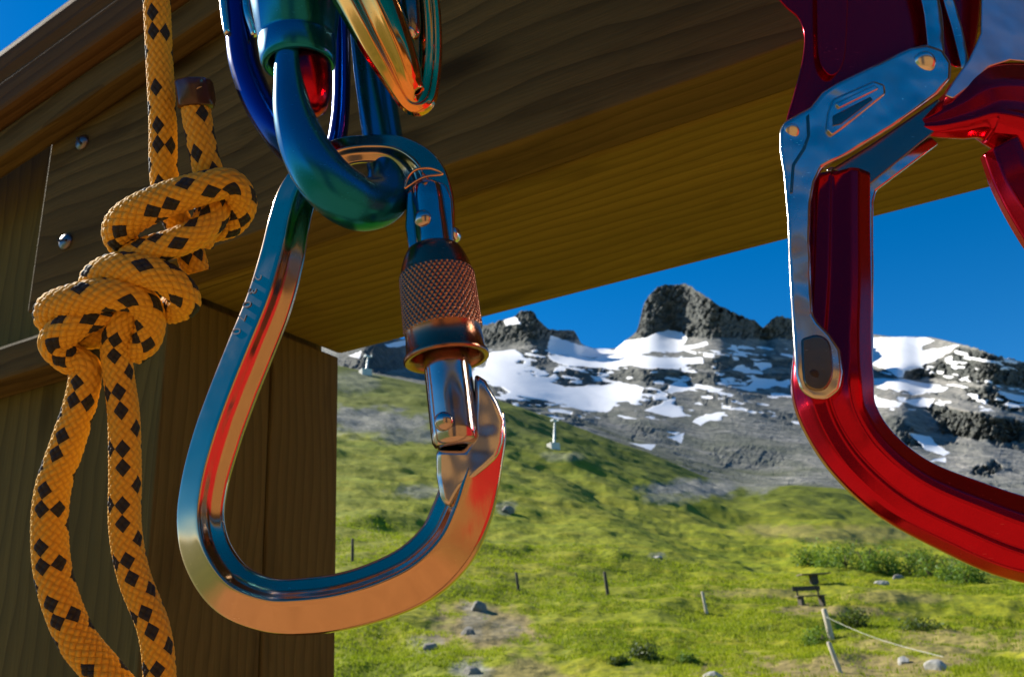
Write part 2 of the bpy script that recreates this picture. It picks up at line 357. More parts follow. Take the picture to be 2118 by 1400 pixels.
SN = [poly(p, 1000, 560, 3.026) for p in [
 [(0, 600), (50, 500), (200, 485), (250, 540), (190, 580), (210, 640), (300, 650), (400, 660), (450, 640), (480, 660), (430, 690), (520, 720), (700, 715), (900, 700), (1010, 730), (980, 770), (1000, 800), (850, 820), (780, 880), (620, 870), (480, 830), (350, 800), (200, 770), (100, 720), (0, 690), (-90, 680), (-60, 600)],
 [(390, 520), (560, 525), (700, 540), (780, 530), (830, 480), (880, 440), (1000, 420), (1080, 385), (1160, 370), (1250, 390), (1280, 430), (1230, 470), (1390, 450), (1400, 470), (1230, 500), (960, 520), (1100, 545), (1380, 540), (1385, 570), (1270, 580), (1220, 615), (1050, 610), (930, 590), (850, 600), (800, 615), (640, 590), (520, 590), (440, 560)],
 [(420, 400), (600, 460), (700, 490), (830, 490), (770, 540), (560, 525), (400, 510)],
 [(1010, 870), (1150, 800), (1200, 790), (1190, 830), (1280, 900), (1180, 920), (1100, 890)], [(1310, 940), (1400, 890), (1510, 885), (1480, 920), (1350, 962)],
 [(1500, 718), (1650, 728), (1700, 690), (1830, 688), (1830, 715), (1650, 748)], [(1690, 570), (1790, 580), (1800, 610), (1740, 632)],
 [(130, 312), (210, 288), (242, 330), (150, 342)], [(400, 868), (480, 868), (570, 890), (550, 908), (410, 892)], [(440, 600), (500, 590), (510, 620), (440, 632)],
 [(1160, 725), (1240, 678), (1300, 738), (1170, 762)], [(250, 560), (300, 530), (290, 585), (250, 585)], [(1050, 765), (1140, 785), (1150, 800), (1070, 800)], [(1130, 1010), (1240, 1010), (1200, 1030)],
 [(180, 822), (220, 822), (220, 845), (185, 840)], [(1390, 745), (1440, 745), (1440, 768), (1400, 768)], [(1920, 930), (1990, 940), (1980, 960)]]]
SN += [poly(p, 1750, 650, 3.5) for p in [
 [(60, 165), (190, 160), (400, 168), (590, 168), (640, 190), (540, 230), (560, 260), (700, 240), (830, 218), (740, 270), (620, 350), (540, 380), (420, 400), (410, 452), (380, 452), (330, 410), (260, 380), (200, 370), (60, 330)],
 [(100, 465), (200, 470), (400, 468), (560, 490), (740, 530), (700, 570), (480, 592), (420, 550), (380, 572), (300, 540), (210, 520)],
 [(400, 635), (550, 608), (640, 620), (600, 682), (500, 665)], [(640, 650), (720, 638), (700, 672)], [(450, 868), (600, 888), (660, 950), (760, 1000), (700, 1024), (560, 972), (520, 912)],
 [(600, 1060), (720, 1038), (725, 1072)], [(1100, 578), (1290, 600), (1290, 642), (1180, 632)], [(720, 310), (772, 308), (760, 352), (725, 352)], [(100, 590), (220, 608), (420, 650), (400, 682), (250, 672), (120, 640)], [(1020, 248), (1100, 258), (1090, 288)], [(1120, 310), (1180, 320), (1170, 345)]]]
SN += [[(795, 712), (840, 704), (842, 716), (805, 722)], [(720, 735), (745, 728), (740, 742)], [(1300, 915), (1360, 918), (1350, 930)], [(1380, 905), (1420, 895), (1410, 915)]]
HI_S = _sm(SKX, SKY, 90); HI_R = _sm(SKX, SKY, 4)
CLIFF_SHADE = [[(1135, 765), (1170, 752), (1230, 756), (1300, 760), (1370, 765), (1420, 768), (1500, 770), (1560, 778), (1640, 770), (1640, 800), (1560, 806), (1480, 800), (1400, 795), (1300, 792), (1240, 795), (1160, 790)],
 [(1400, 745), (1480, 738), (1640, 740), (1640, 760), (1500, 762), (1400, 760)], [(1470, 930), (1530, 918), (1610, 935), (1640, 960), (1560, 970), (1490, 965)],
 [(1600, 850), (1660, 855), (1720, 890), (1700, 900), (1620, 875)], [(1810, 860), (1870, 862), (1900, 905), (1910, 925), (1870, 925), (1820, 900)], [(2005, 962), (2060, 955), (2075, 968), (2040, 985), (2015, 980)],  # some of these outlines trace shadow areas, treated like the rock bands
 [(1985, 800), (2050, 800), (2118, 840), (2200, 850), (2200, 875), (2080, 850), (2000, 830)], [(1810, 762), (1850, 760), (1860, 780), (1815, 782)], [(1865, 760), (1920, 755), (1905, 782), (1870, 782)],
 [(1905, 770), (1990, 715), (2118, 750), (2250, 760), (2250, 830), (2118, 800), (1990, 790)], [(1900, 830), (1990, 850), (2118, 870), (2250, 880), (2250, 930), (2050, 915), (1950, 900)],
 [(1070, 720), (1140, 712), (1150, 745), (1100, 775), (1065, 760)], [(1330, 805), (1380, 800), (1400, 830), (1340, 838)], [(700, 715), (830, 700), (850, 760), (760, 775), (700, 765)], [(1010, 800), (1060, 805), (1160, 830), (1120, 845), (1040, 830)],
 [(1430, 820), (1500, 812), (1520, 835), (1450, 845)], [(1290, 880), (1330, 870), (1360, 900), (1310, 910)]]
cols = np.concatenate([np.linspace(-900, 660, 110), np.linspace(662, 2160, 980), np.linspace(2165, 3300, 90)])
ts = np.linspace(0, 1, 520)
GX, GT = np.meshgrid(cols, ts)
lo = np.interp(GX, _dx, MY)+26; hi = np.interp(GX, _dx, HI_R)
sm = np.maximum(smooth(1190, 1215, GX)*(1-smooth(1300, 1312, GX)), smooth(1780, 1800, GX)*(1-smooth(1985, 2000, GX)))
jit = (fbm(GX/8, GX*0, 301, 5, .6)-.5)*9*(1-.94*sm)
his = np.interp(GX, _dx, HI_S); kk = smooth(.74, 1, GT)
by = lo+((his+6)*(1-kk)+hi*kk-lo)*GT+jit*smooth(.955, 1, GT)
jx = (fbm(GX/24, by/14, 111, 5)-.5)*26; jy = (fbm(GX/24, by/14, 117, 5)-.5)*12
snow = np.zeros_like(GX)
sn_n = fbm((GX+by*1.2)/34, (by-GX*.18)/7, 801, 5)
sn_r = smooth(705, 735, by)*(1-smooth(800, 900, by))*smooth(990, 1040, GX)*(1-.5*smooth(1500, 1700, GX))
snow = (sn_n > .655-.07*sn_r*smooth(720, 800, by)*(1-smooth(800, 860, by))).astype(float)*(sn_r > .25)
for p in SN: snow = np.maximum(snow, in_poly(GX+jx*.5, by+jy*.5, p).astype(float))
cliff_shade = np.zeros_like(GX)
for p in CLIFF_SHADE: cliff_shade = np.maximum(cliff_shade, in_poly(GX+jx*1.3, by+jy*1.3, p).astype(float))
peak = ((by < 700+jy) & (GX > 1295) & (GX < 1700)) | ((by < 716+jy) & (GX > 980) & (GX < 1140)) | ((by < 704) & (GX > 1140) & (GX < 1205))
cliff_shade = np.maximum(cliff_shade, peak.astype(float))
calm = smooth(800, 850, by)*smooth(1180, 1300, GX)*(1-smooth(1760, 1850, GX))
cliff_shade *= 1-.55*calm
cn = fbm((GX+by*.5)/60, (by-GX*.22)/15, 131, 5); cliff_shade = np.maximum(cliff_shade, smooth(.60, .70, cn)*.5*(1-.8*calm))
cliff_shade *= (1-snow)
def blur(a, n):
    a = a.copy()
    for _ in range(n): a[1:-1, 1:-1] = (a[1:-1, 1:-1]*2+a[:-2, 1:-1]+a[2:, 1:-1]+a[1:-1, :-2]+a[1:-1, 2:])/6
    return a
sf = blur(snow, 5); cliff_shade = blur(cliff_shade, 2)
# distance grows slowly up a cliff and quickly over the gentle ground between cliffs
g_w = blur(1-.94*cliff_shade, 3)*np.interp(GT, [0, .25, .6, 1], [.9, 1, 1.1, 1.0]); cum = np.cumsum(g_w, 0); cum = cum/np.mean(cum[-1])
_k = np.exp(-.5*(np.arange(-80, 81)/22.)**2); _k /= _k.sum()
def hblur(a): return np.apply_along_axis(lambda v: np.convolve(np.pad(v, 80, mode='edge'), _k, 'valid'), 1, a)
br = 560+(2620-560)*np.clip(hblur(cum), 0, None)
P = to_world(GX, by, br)
WX, WY = P[..., 0], P[..., 1]
crag = fbm(GX/42, by/20, 201, 6, .55, True)-.55; crag2 = fbm(GX/13, by/8, 221, 5, .6, True)-.55; dune = fbm((GX+by*.8)/170, (by-GX*.25)/38, 231, 4, .45)-.5
edge = smooth(0, .06, GT)*(1-.95*smooth(.94, 1, GT))
dpx = (dune*13*(1-.5*sf)+(crag*6+crag2*3.5)*(1-.93*sf)*(.30+.70*cliff_shade)+(fbm((GX+by)/80, (by-GX*.12)/6, 851, 4)-.5)*6*(1-sf)*smooth(705, 730, by)*(1-.6*calm))*edge
P[..., 2] += dpx/F*br
vert = fbm((GX+by*.6)/12, by/13, 261, 6, .6, True)-.5; vert2 = fbm(GX/34, by/50, 271, 4, .5, True)-.5
n = np.stack([WX, WY], -1); n /= np.linalg.norm(n, axis=-1, keepdims=True)
P[..., :2] += n*((vert*62+vert2*18)*blur(cliff_shade, 3)*(1-sf)*smooth(0, .06, GT)*(1-.9*smooth(.985, 1, GT))*(.25+.75*np.maximum(smooth(712, 696, by), smooth(1850, 1900, GX))))[..., None]
# a far side so the ridge is not a paper edge
back = P[-1:].copy(); back[..., :2] *= 1.25; back[..., 2] -= 420
P = np.concatenate([P, back], 0); z1 = lambda a: np.concatenate([a, a[-1:]], 0)
green = smooth(.55, .05, GT)*(1-.6*smooth(1640, 1800, GX))*(1-cliff_shade)*.7
def rock_mat():
    m = M('alpine_rock'); o = m.obj(); at = lambda k: m.n('ShaderNodeAttribute', attribute_name=k).outputs['Fac']
    n1 = m.noise(o, .009, 7, .65); n2 = m.noise(m.mapv(o, (1, 1, 2.6)), .045, 6, .7); n3 = m.noise(o, .003, 4, .5)
    c = m.ramp(n2, [(.30, (.075, .082, .082)), (.48, (.22, .225, .205)), (.68, (.45, .43, .37))])
    c = m.mix(m.ramp(n1, [(.40, (0, 0, 0)), (.64, (.8, .8, .8))]), c, (.15, .16, .145))
    c = m.mix(m.math('MULTIPLY', at('scree'), .85), c, m.ramp(n2, [(.3, (.22, .215, .19)), (.7, (.42, .40, .36))]))
    c = m.mix(m.math('MULTIPLY', at('cliff_shade'), .7), c, m.ramp(n2, [(.35, (.036, .044, .046)), (.65, (.14, .15, .135))]))  # rock faces and shadow areas both darkened in the colour
    c = m.mix(m.math('MULTIPLY', at('green'), m.ramp(n1, [(.38, (0, 0, 0)), (.6, (1, 1, 1))])), c, (.08, .10, .035))
    s = m.ramp(m.math('ADD', at('snow'), m.math('MULTIPLY', m.math('SUBTRACT', n2, .5), .5)), [(.42, (0, 0, 0)), (.52, (1, 1, 1))])
    m.set(Base_Color=m.mix(s, c, (.86, .87, .88)), Roughness=.9); m.p.inputs['Specular IOR Level'].default_value = .1
    b = m.bump(n2, .8, 14); m.l(m.math('SUBTRACT', .85, m.math('MULTIPLY', s, .8)), b.inputs['Strength'])
    return m.m
MB['rock'] = rock_mat()
scree = (smooth(.45, .30, cn)*.6+.4*smooth(1550, 1800, GX))*(1-cliff_shade)
sfs = snow*.75+sf*.25
grid_obj('mountain', P, MB['rock'], dict(snow=z1(sfs), green=z1(green), scree=z1(np.clip(scree, 0, 1)), cliff_shade=z1(cliff_shade)))

# ground all round: meadow, plus unseen earth patch coloured to warm the metal reflections
def ground_mat():
    m = M('ground_warm_patch'); o = m.obj(); ln = m.n('ShaderNodeVectorMath', operation='LENGTH'); m.l(o, ln.inputs[0])
    n1 = m.noise(o, .8, 5, .6); n2 = m.noise(o, 9, 5, .65)
    d = m.math('ADD', m.math('MULTIPLY', ln.outputs['Value'], .26), m.math('MULTIPLY', n1, 1.0))
    e = m.ramp(n2, [(.3, (.26, .12, .04)), (.7, (.46, .24, .09))]); g = m.ramp(n1, [(.35, (.05, .09, .012)), (.65, (.13, .17, .03))])
    m.set(Base_Color=m.mix(m.ramp(m.math('MULTIPLY', d, .5), [(.55, (0, 0, 0)), (.75, (1, 1, 1))]), e, g), Roughness=.9)
    m.bump(n2, .6, .02); return m.m
rr = np.concatenate([[0.01], np.geomspace(.6, 16000, 60)]); aa = np.linspace(0, 2*math.pi, 97)
GA, GR2 = np.meshgrid(aa, rr); Z = -.03-np.where(GR2 > 6, (GR2-6)*.012, 0)
Z = np.maximum(Z, -40)+(fbm(GR2*np.cos(GA)/3, GR2*np.sin(GA)/3, 5, 3)-.5)*.05
grid_obj('ground', np.stack([GR2*np.sin(GA), GR2*np.cos(GA), Z], -1), ground_mat())
# made-up timber wall out of view, added to warm the metal's reflections
added_wall = bpy.data.objects.new('added_reflection_wall', None); COL.objects.link(added_wall); added_wall.location = (1.1, -2.3, 0); added_wall.rotation_euler = (0, 0, math.radians(28)); added_wall.scale = (1, 1, .95); tag(added_wall, kind='structure')
def added_wall_mat():
    m = M('added_wall_board'); o = m.obj(); n_ = m.noise(m.mapv(o, (9, 9, .7)), 1.2, 5, .6)
    m.set(Base_Color=m.ramp(n_, [(.3, (.17, .085, .026)), (.7, (.34, .195, .07))]), Roughness=.8); m.bump(n_, .4, .01); return m.m
MB['added_wall'] = added_wall_mat()
def added_red_mat():
    m = M('added_red_board'); n_ = m.noise(m.mapv(m.obj(), (9, 9, .7)), 1.2, 5, .6)
    m.set(Base_Color=m.ramp(n_, [(.3, (.26, .006, .010)), (.7, (.50, .015, .02))]), Roughness=.55); m.bump(n_, .3, .01); return m.m
MB['added_red'] = added_red_mat()  # made-up red boards, added for red streaks in the metal
def plank_mesh(mat):
    bx_ = [(-.10, -.012, 0), (.10, -.012, 0), (.10, .012, 0), (-.10, .012, 0), (-.10, -.012, 2.7), (.10, -.012, 2.7), (.10, .012, 2.7), (-.10, .012, 2.7)]
    me_ = bpy.data.meshes.new('plank'); me_.from_pydata(bx_, [], [(0, 1, 2, 3), (4, 7, 6, 5), (0, 4, 5, 1), (1, 5, 6, 2), (2, 6, 7, 3), (3, 7, 4, 0)]); me_.materials.append(MB[mat]); return me_
pm_, pr_ = plank_mesh('added_wall'), plank_mesh('added_red')
for k_ in range(-16, 28):
    if k_ in (-7, -6, -5, -4): continue                  # gap added to put dark streaks in the reflections
    o_ = bpy.data.objects.new('plank', pr_ if 9 <= k_ <= 22 else pm_); COL.objects.link(o_); o_.parent = added_wall; o_.location = (k_*.225, .004*(k_ % 3), 0)
rf_ = bpy.data.meshes.new('added_overhang'); rf_.from_pydata([(-4, -.6, 3.0), (6.3, -.6, 3.0), (6.3, .45, 2.76), (-4, .45, 2.76), (-4, -.6, 3.1), (6.3, -.6, 3.1), (6.3, .45, 2.86), (-4, .45, 2.86)], [], [(0, 3, 2, 1), (4, 5, 6, 7), (0, 1, 5, 4), (1, 2, 6, 5), (2, 3, 7, 6), (3, 0, 4, 7)]); rf_.materials.append(MB['wood3'])  # added eave out of view, shading the upper boards to darken reflections
o_ = bpy.data.objects.new('added_overhang', rf_); COL.objects.link(o_); o_.parent = added_wall
dk_ = bpy.data.meshes.new('added_back_panel'); dk_.from_pydata([(-4, -.10, 0), (6.3, -.10, 0), (6.3, -.10, 2.7), (-4, -.10, 2.7)], [], [(0, 1, 2, 3)]); dk_.materials.append(MB['recess'])  # dark sheet added behind the gap, for reflections only
o_ = bpy.data.objects.new('added_back_panel', dk_); COL.objects.link(o_); o_.parent = added_wall
#@@FG
# ------------------------------------------------------------------ timber frame
HB = .25                                        # underside of the beam above the lens
BD = Vector((-.925, .381, 0)).normalized(); BN0 = Vector((BD.y, -BD.x, 0))
BD = (BD+BN0*.085).normalized(); BN = Vector((BD.y, -BD.x, 0))   # along the beam (leftwards), and away from the camera
BMAT = Matrix((-BD, BN, Vector((0, 0, 1)))).transposed().to_4x4()
def beam_thing(name, label, cat, s, q, z):
    e = bpy.data.objects.new(name, None); COL.objects.link(e); e.empty_display_size = .05
    e.matrix_world = Matrix.Translation(CAM+BD*s+BN*q+Vector((0, 0, z))) @ BMAT
    return tag(e, label, cat)
def box(name, lo, hi, mat, parent, bev=.003, cuts=0, wob=0, local=None):
    """box between two corners; local = orientation of the grain (x along the board)"""
    bm = bmesh.new(); bmesh.ops.create_cube(bm, size=1)
    c = [(a+b)/2 for a, b in zip(lo, hi)]; d = [abs(b-a) for a, b in zip(lo, hi)]
    L = Matrix.Identity(4) if local is None else local.to_4x4()
    Li = L.inverted()
    for v in bm.verts: v.co = Vector((v.co.x*d[0], v.co.y*d[1], v.co.z*d[2]))
    for v in bm.verts: v.co = Li @ v.co
    if bev: bmesh.ops.bevel(bm, geom=bm.edges[:], offset=bev, segments=2, affect='EDGES', profile=.6)
    me = bpy.data.meshes.new(name); bm.to_mesh(me); bm.free(); me.materials.append(mat)
    for p in me.polygons: p.use_smooth = False
    o = bpy.data.objects.new(name, me); COL.objects.link(o); o.parent = parent
    o.matrix_local = Matrix.Translation(c) @ L
    return o
VERT = Matrix(((0, 0, -1), (0, 1, 0), (1, 0, 0)))      # grain upright
qB, qA, sP = .348, .556, .455
# beam frame coordinates: x = towards the right (-s), y = away, z = up
pr = beam_thing('timber_post', 'upright larch post under the left end of the beam', 'post', sP, qB, -1.6)
pz = 1.6+HB+.22; W = qA-qB
box('post_core', (-.30, .034, 0), (-.006, W-.012, 1.6+.50), MB['wood3'], pr, .004, local=VERT)
box('side_board', (-.0055, .030, 0), (0.0, .030+(W-.032)*.56, 1.6+HB-.002), MB['wood3'], pr, .0015, local=VERT)
box('side_board', (-.0055, .030+(W-.032)*.56+.0012, 0), (0.0012, W-.0005, 1.6+HB-.002), MB['wood3'], pr, .0015, local=VERT)
bmn = beam_thing('timber_beam', 'olive brown larch beam running across the top, seen from below', 'beam', sP, qB, HB)
box('beam_timber', (.0015, .036, .0), (1.7, W, .20), MB['wood2'], bmn, .004)
fb = beam_thing('front_board', 'wide larch board screwed to the front of the beam', 'board', sP, qB, HB)
box('board', (-.110, 0, -.001), (1.7, .034, .175), MB['wood'], fb, .0012)
box('board', (-.110, 0.002, .177), (1.7, .034, .36), MB['wood'], fb, .003)
def front_point(px, py, q):
    r = ray(px, py); t = q/(r.dot(BN)); return CAM+r*t
for (px, py, rz) in ((172, 296, .9), (138, 501, .25)):
    p = front_point(px, py, qB)
    bm = bmesh.new()
    # domed screw head with a slot, standing a little proud of the wood
    R0 = .0062; rings = [(R0, 0), (R0, .0012), (R0*.8, .0028), (R0*.4, .0036)]
    vs = [[bm.verts.new((r*math.cos(a*math.tau/20), -h, r*math.sin(a*math.tau/20))) for a in range(20)] for r, h in rings]
    for i in range(3):
        for a in range(20): bm.faces.new((vs[i][a], vs[i][(a+1) % 20], vs[i+1][(a+1) % 20], vs[i+1][a]))
    bm.faces.new(vs[3]); bmesh.ops.recalc_face_normals(bm, faces=bm.faces)
    me = bpy.data.meshes.new('screw'); bm.to_mesh(me); bm.free(); me.materials.append(MB['screw'])
    for f in me.polygons: f.use_smooth = True
    o = bpy.data.objects.new('screw', me); COL.objects.link(o); o.parent = fb
    o.matrix_parent_inverse = Matrix.Identity(4)
    o.matrix_local = fb.matrix_world.inverted() @ Matrix.Translation(p) @ BMAT
    s2 = box('screw_slot', (-R0*.75, -.0041, -.0008), (R0*.75, -.0030, .0008), MB['recess'], o, 0); s2.matrix_local = Matrix.Rotation(rz, 4, 'Y') @ Matrix.Translation((0, -.0035, 0))
# sloping rail over the board at the top left
rl = beam_thing('sloping_rail', 'sunlit weathered timber rail with grooves at the top left corner', 'rail', .613, qB, .376)
rl.matrix_world = rl.matrix_world @ Matrix.Rotation(math.radians(-9), 4, 'Y')
box('lower_batten', (-.5, -.018, 0), (1.2, -.001, .026), MB['wood'], rl, .003)
box('rail_board', (-.5, -.030, .028), (1.2, -.004, .058), MB['wood4'], rl, .004)
box('rail_board', (-.5, -.027, .060), (1.2, -.004, .102), MB['wood4'], rl, .013)
# rail behind the post at the far left
rb = beam_thing('cross_rail', 'dark cross rail disappearing behind the post at the left edge', 'rail', sP, qB, 0)
box('rail_timber', (-1.2, .004, .205), (-.078, .033, .232), MB['wood'], rb, .003)

# ------------------------------------------------------------------ helpers for the hanging gear (camera axes at each thing's own distance)
class Gear:
    def __init__(s, name, label, cat, px, py, d, group=None, tilt=20, yaw=0, pc=None):
        s.d = d; s.k = d/F; pc = pc or (px, py); t, y = math.radians(tilt), math.radians(yaw)
        s.n = Vector((math.sin(y)*math.cos(t), math.sin(t), math.cos(y)*math.cos(t)))      # the plane it hangs in, in camera axes
        s.c = Vector(((pc[0]-X0)*s.k, (Y0-pc[1])*s.k, -d)); s.b = Vector(); s.b = s.P(px, py)
        s.e = bpy.data.objects.new(name, None); COL.objects.link(s.e); s.e.empty_display_size = .02
        s.e.matrix_world = CM @ Matrix.Translation(s.b); tag(s.e, label, cat, group)
    def PP(s, px, py, w=0):          # the point w in front of the plane that is seen at (px, py)
        r = Vector(((px-X0)/F, (Y0-py)/F, -1)); q = s.c+s.n*w*s.k
        return r*(q.dot(s.n)/r.dot(s.n))-s.b
    def P(s, px, py, w=0): return s.PP(px, py, 0)+s.n*w*s.k
def skin(rings, name, mat, parent, cap=True, closed=False, uv=None):
    n = len(rings[0]); V = [v for r in rings for v in r]; Fc = []; m = len(rings)
    for i in range(m if closed else m-1):
        for j in range(n):
            a, b = i*n+j, i*n+(j+1) % n; c, d = ((i+1) % m)*n+(j+1) % n, ((i+1) % m)*n+j
            Fc.append((a, b, c, d))
    if cap and not closed: Fc.append(tuple(range(n))[::-1]); Fc.append(tuple(range((m-1)*n, m*n)))
    o = mesh_obj(name, V, Fc, mat, parent); fix_normals(o); return o
def round_poly(pts, r=.12, seg=3):
    """round the corners of a closed polygon, keeping flat facets flat under smooth shading"""
    out = []; n = len(pts)
    for i in range(n):
        p, a, b = Vector(pts[i]), Vector(pts[i-1]), Vector(pts[(i+1) % n])
        da, db = (a-p), (b-p); ra = min(r, da.length*.42); rb = min(r, db.length*.42)
        q0 = p+da.normalized()*ra; q1 = p+db.normalized()*rb
        out.append(tuple(p+da.normalized()*ra*1.15))
        for k in range(seg+1):
            t = k/seg; out.append(tuple(q0*(1-t)**2+p*2*t*(1-t)+q1*t*t))
        out.append(tuple(p+db.normalized()*rb*1.15))
    return out
def bar(g, name, path, cs, mat, sub=10, inward=1, closed=False, wscale=1.0, parent=None):
    """planar bar: path (px,py,halfwidth[,w]); cs (s inward, w towards the viewer) in half-widths"""
    path = [tuple(p)+(0,)*(4-len(p)) for p in path]
    C = catmull(path, sub); rings = []
    tg = np.gradient(C[:, :2], axis=0); tg /= np.linalg.norm(tg, axis=1, keepdims=True)
    for (x, y, h, w_), t in zip(C, tg):
        nx, ny = -t[1]*inward, t[0]*inward
        rings.append([g.P(x+nx*h*s, y+ny*h*s, w_+h*wv*wscale) for s, wv in cs])
    return skin(rings, name, mat, parent or g.e, closed=closed)
def tube(g, name, path, mat, seg=28, sub=10, flat=1.0, parent=None, capround=True):
    """free tube: path (px,py,w,r) with parallel-transport frames"""
    C = catmull(path, sub); pts = [g.P(*c[:3]) for c in C]; rad = [c[3]*g.k for c in C]
    rings = []; T0 = (pts[1]-pts[0]).normalized(); N = T0.orthogonal().normalized()
    zc = g.n
    for i, p in enumerate(pts):
        t = (pts[min(i+1, len(pts)-1)]-pts[max(i-1, 0)]).normalized()
        N = zc-t*zc.dot(t)
        N = N.normalized() if N.length > .2 else (Vector((0, 1, 0))-t*t.y).normalized()
        B = t.cross(N)
        rings.append([p+(B*math.cos(a)+N*math.sin(a)*flat)*rad[i] for a in [math.tau*j/seg for j in range(seg)]])
    if capround:
        for end in (0, -1):
            c = sum(rings[end], Vector())/seg; t = (pts[end]-pts[1 if end == 0 else -2]).normalized(); r = rad[end]
            ex = [[c+(v-c)*math.cos(q)+t*r*.5*math.sin(q) for v in rings[end]] for q in (.5, 1.0, 1.35)]
            rings = ex[::-1]+rings if end == 0 else rings+ex
    return skin(rings, name, mat, parent or g.e)
def lathe(g, name, a, b, prof, mat, seg=40, parent=None, cap=True, fn=None):
    """profile (t px along the axis a->b, r px) turned about the axis"""
    A, B = g.P(*a), g.P(*b); lpx = math.hypot(b[0]-a[0], b[1]-a[1]); t = (B-A).normalized(); z = g.n; N = (z-t*z.dot(t)).normalized(); Q = t.cross(N); rings = []
    for (q, r) in prof:
        ring = []
        for j in range(seg):
            an = math.tau*j/seg; rr_ = r+(fn(q, an) if fn else 0)
            ring.append(A+(B-A)*(q/lpx)+(Q*math.cos(an)+N*math.sin(an))*rr_*g.k)
        rings.append(ring)
    return skin(rings, name, mat, parent or g.e, cap=cap)
def plate(g, name, pts, w0, w1, mat, bev=3, off=(0, 0), parent=None, sm=0, seg=3):
    """extruded outline between two depths, edges bevelled"""
    if sm: pts = [tuple(c) for c in catmull(list(pts)+[pts[0]], sm)[:-1]]
    n = len(pts); V = [g.PP(x, y, w1) for x, y in pts]+[g.PP(x+off[0], y+off[1], w0) for x, y in pts]
    Fc = [tuple(range(n)), tuple(range(n, 2*n))[::-1]]+[(i, i+n, (i+1) % n+n, (i+1) % n) for i in range(n)]
    o = mesh_obj(name, V, Fc, mat, parent or g.e); fix_normals(o); bevel(o, bev*g.k, seg, 28)
    m = o.modifiers.new('wn', 'WEIGHTED_NORMAL'); m.keep_sharp = False; m.weight = 100
    return o
def dome(g, name, px, py, w, r, h, mat, parent=None, seg=24, tilt=(0, 0, 1)):
    z = Vector(tilt).normalized(); N = z.orthogonal().normalized(); Q = z.cross(N); c = g.PP(px, py, w); rings = []
    for i in range(7):
        q = i/6*math.pi/2*.97; rings.append([c+(Q*math.cos(a)+N*math.sin(a))*r*math.cos(q)*g.k+z*h*math.sin(q)*g.k for a in [math.tau*j/seg for j in range(seg)]])
    return skin(rings, name, mat, parent or g.e)

# ------------------------------------------------------------------ pear screwgate carabiner
g = Gear('pear_carabiner', 'large bronze grey pear shaped screwgate carabiner hanging in the middle', 'carabiner', 700, 1310, .215, pc=(700, 800))
CS = round_poly([(-1.0, -.12), (-.97, .16), (.10, .80), (.20, .80), (.50, .40), (1.0, .08), (1.0, -.15), (.6, -.7), (.1, -.85), (-.85, -.4)], .15, 4)
PEAR = [(902, 545, 40), (898, 480, 44), (893, 410, 46), (872, 352, 42), (822, 315, 33), (760, 308, 28), (700, 318, 30), (650, 352, 34), (616, 402, 40), (597, 465, 43), (581, 540, 46), (555, 630, 48), (517, 725, 49), (479, 820, 49), (447, 910, 49), (423, 1000, 48), (415, 1080, 49), (433, 1155, 53), (482, 1220, 57), (560, 1252, 58), (640, 1253, 60), (720, 1241, 60), (800, 1216, 62), (870, 1180, 64), (925, 1125, 64), (956, 1060, 63), (973, 1005, 60), (988, 950, 54), (1002, 900, 46), (1008, 850, 36)]
body = bar(g, 'body', PEAR, CS, MB['pear'], 12, inward=-1)
plate(g, 'gate_seat', [(982, 772), (1004, 786), (1028, 828), (1044, 870), (1040, 915), (1030, 945), (1005, 968), (955, 1008), (930, 1052), (912, 1035), (903, 985), (902, 930), (960, 930), (980, 900)], -40, 46, MB['seat'], 11, parent=body, seg=4)
plate(g, 'gate_fork', [(842, 398), (862, 378), (900, 372), (922, 382), (934, 410), (940, 500), (925, 545), (850, 545), (838, 470)], -30, 40, MB['pear_gate'], 6, parent=body)
tube(g, 'notch_rim', [(842, 410, 44, 3.2), (848, 388, 44, 3.2), (866, 372, 44, 3.2), (895, 370, 44, 3.2), (918, 381, 44, 3.2), (880, 388, 44, 3.0), (842, 410, 44, 3.2)], MB['copper'], 8, 8, parent=body)
fc = bpy.data.curves.new('stamp', 'FONT'); fc.body = '2 3 0 7 0'; fc.size = 34*g.k; fc.extrude = .00012; fc.align_x = 'CENTER'; fc.align_y = 'CENTER'; fc.space_character = 1.15
fo = bpy.data.objects.new('stamp_source', fc); COL.objects.link(fo); bpy.context.view_layer.update()
me_ = bpy.data.meshes.new_from_object(fo.evaluated_get(bpy.context.evaluated_depsgraph_get())); bpy.data.objects.remove(fo)
me_.materials.clear(); me_.materials.append(MB['stamp']); stp = bpy.data.objects.new('stamped_marks', me_); COL.objects.link(stp); stp.parent = body
p0, p1 = g.P(566, 540, 0), g.P(487, 745, 0); xa = (p1-p0).normalized(); out_ = (g.P(500, 625, 0)-g.P(527, 636, 0)).normalized()
nrm = (g.n*.874+out_*.486); nrm = (nrm-xa*nrm.dot(xa)).normalized(); ya = nrm.cross(xa)
stp.matrix_local = Matrix.Translation((p0+p1)/2+g.n*15.0*g.k+out_*15*g.k) @ Matrix((xa, ya, nrm)).transposed().to_4x4()
ga, gb = (886, 415, 28), (946, 925, 28)
gate = lathe(g, 'gate', ga, gb, [(-22, 20), (-18, 30), (-8, 36), (20, 38), (140, 40), (300, 46), (330, 48), (490, 49), (508, 48), (516, 43), (519, 34)], MB['pear_gate'], 40)
dome(g, 'rivet', 874, 452, 66, 19, 9, MB['pear_gate'], gate, tilt=(-.2, .1, 1)); dome(g, 'rivet', 918, 872, 73, 20, 12, MB['pear_gate'], gate, tilt=(-.3, 0, 1))
dome(g, 'rivet', 941, 486, 20, 17, 12, MB['silver'], gate, tilt=(1, .1, .5))
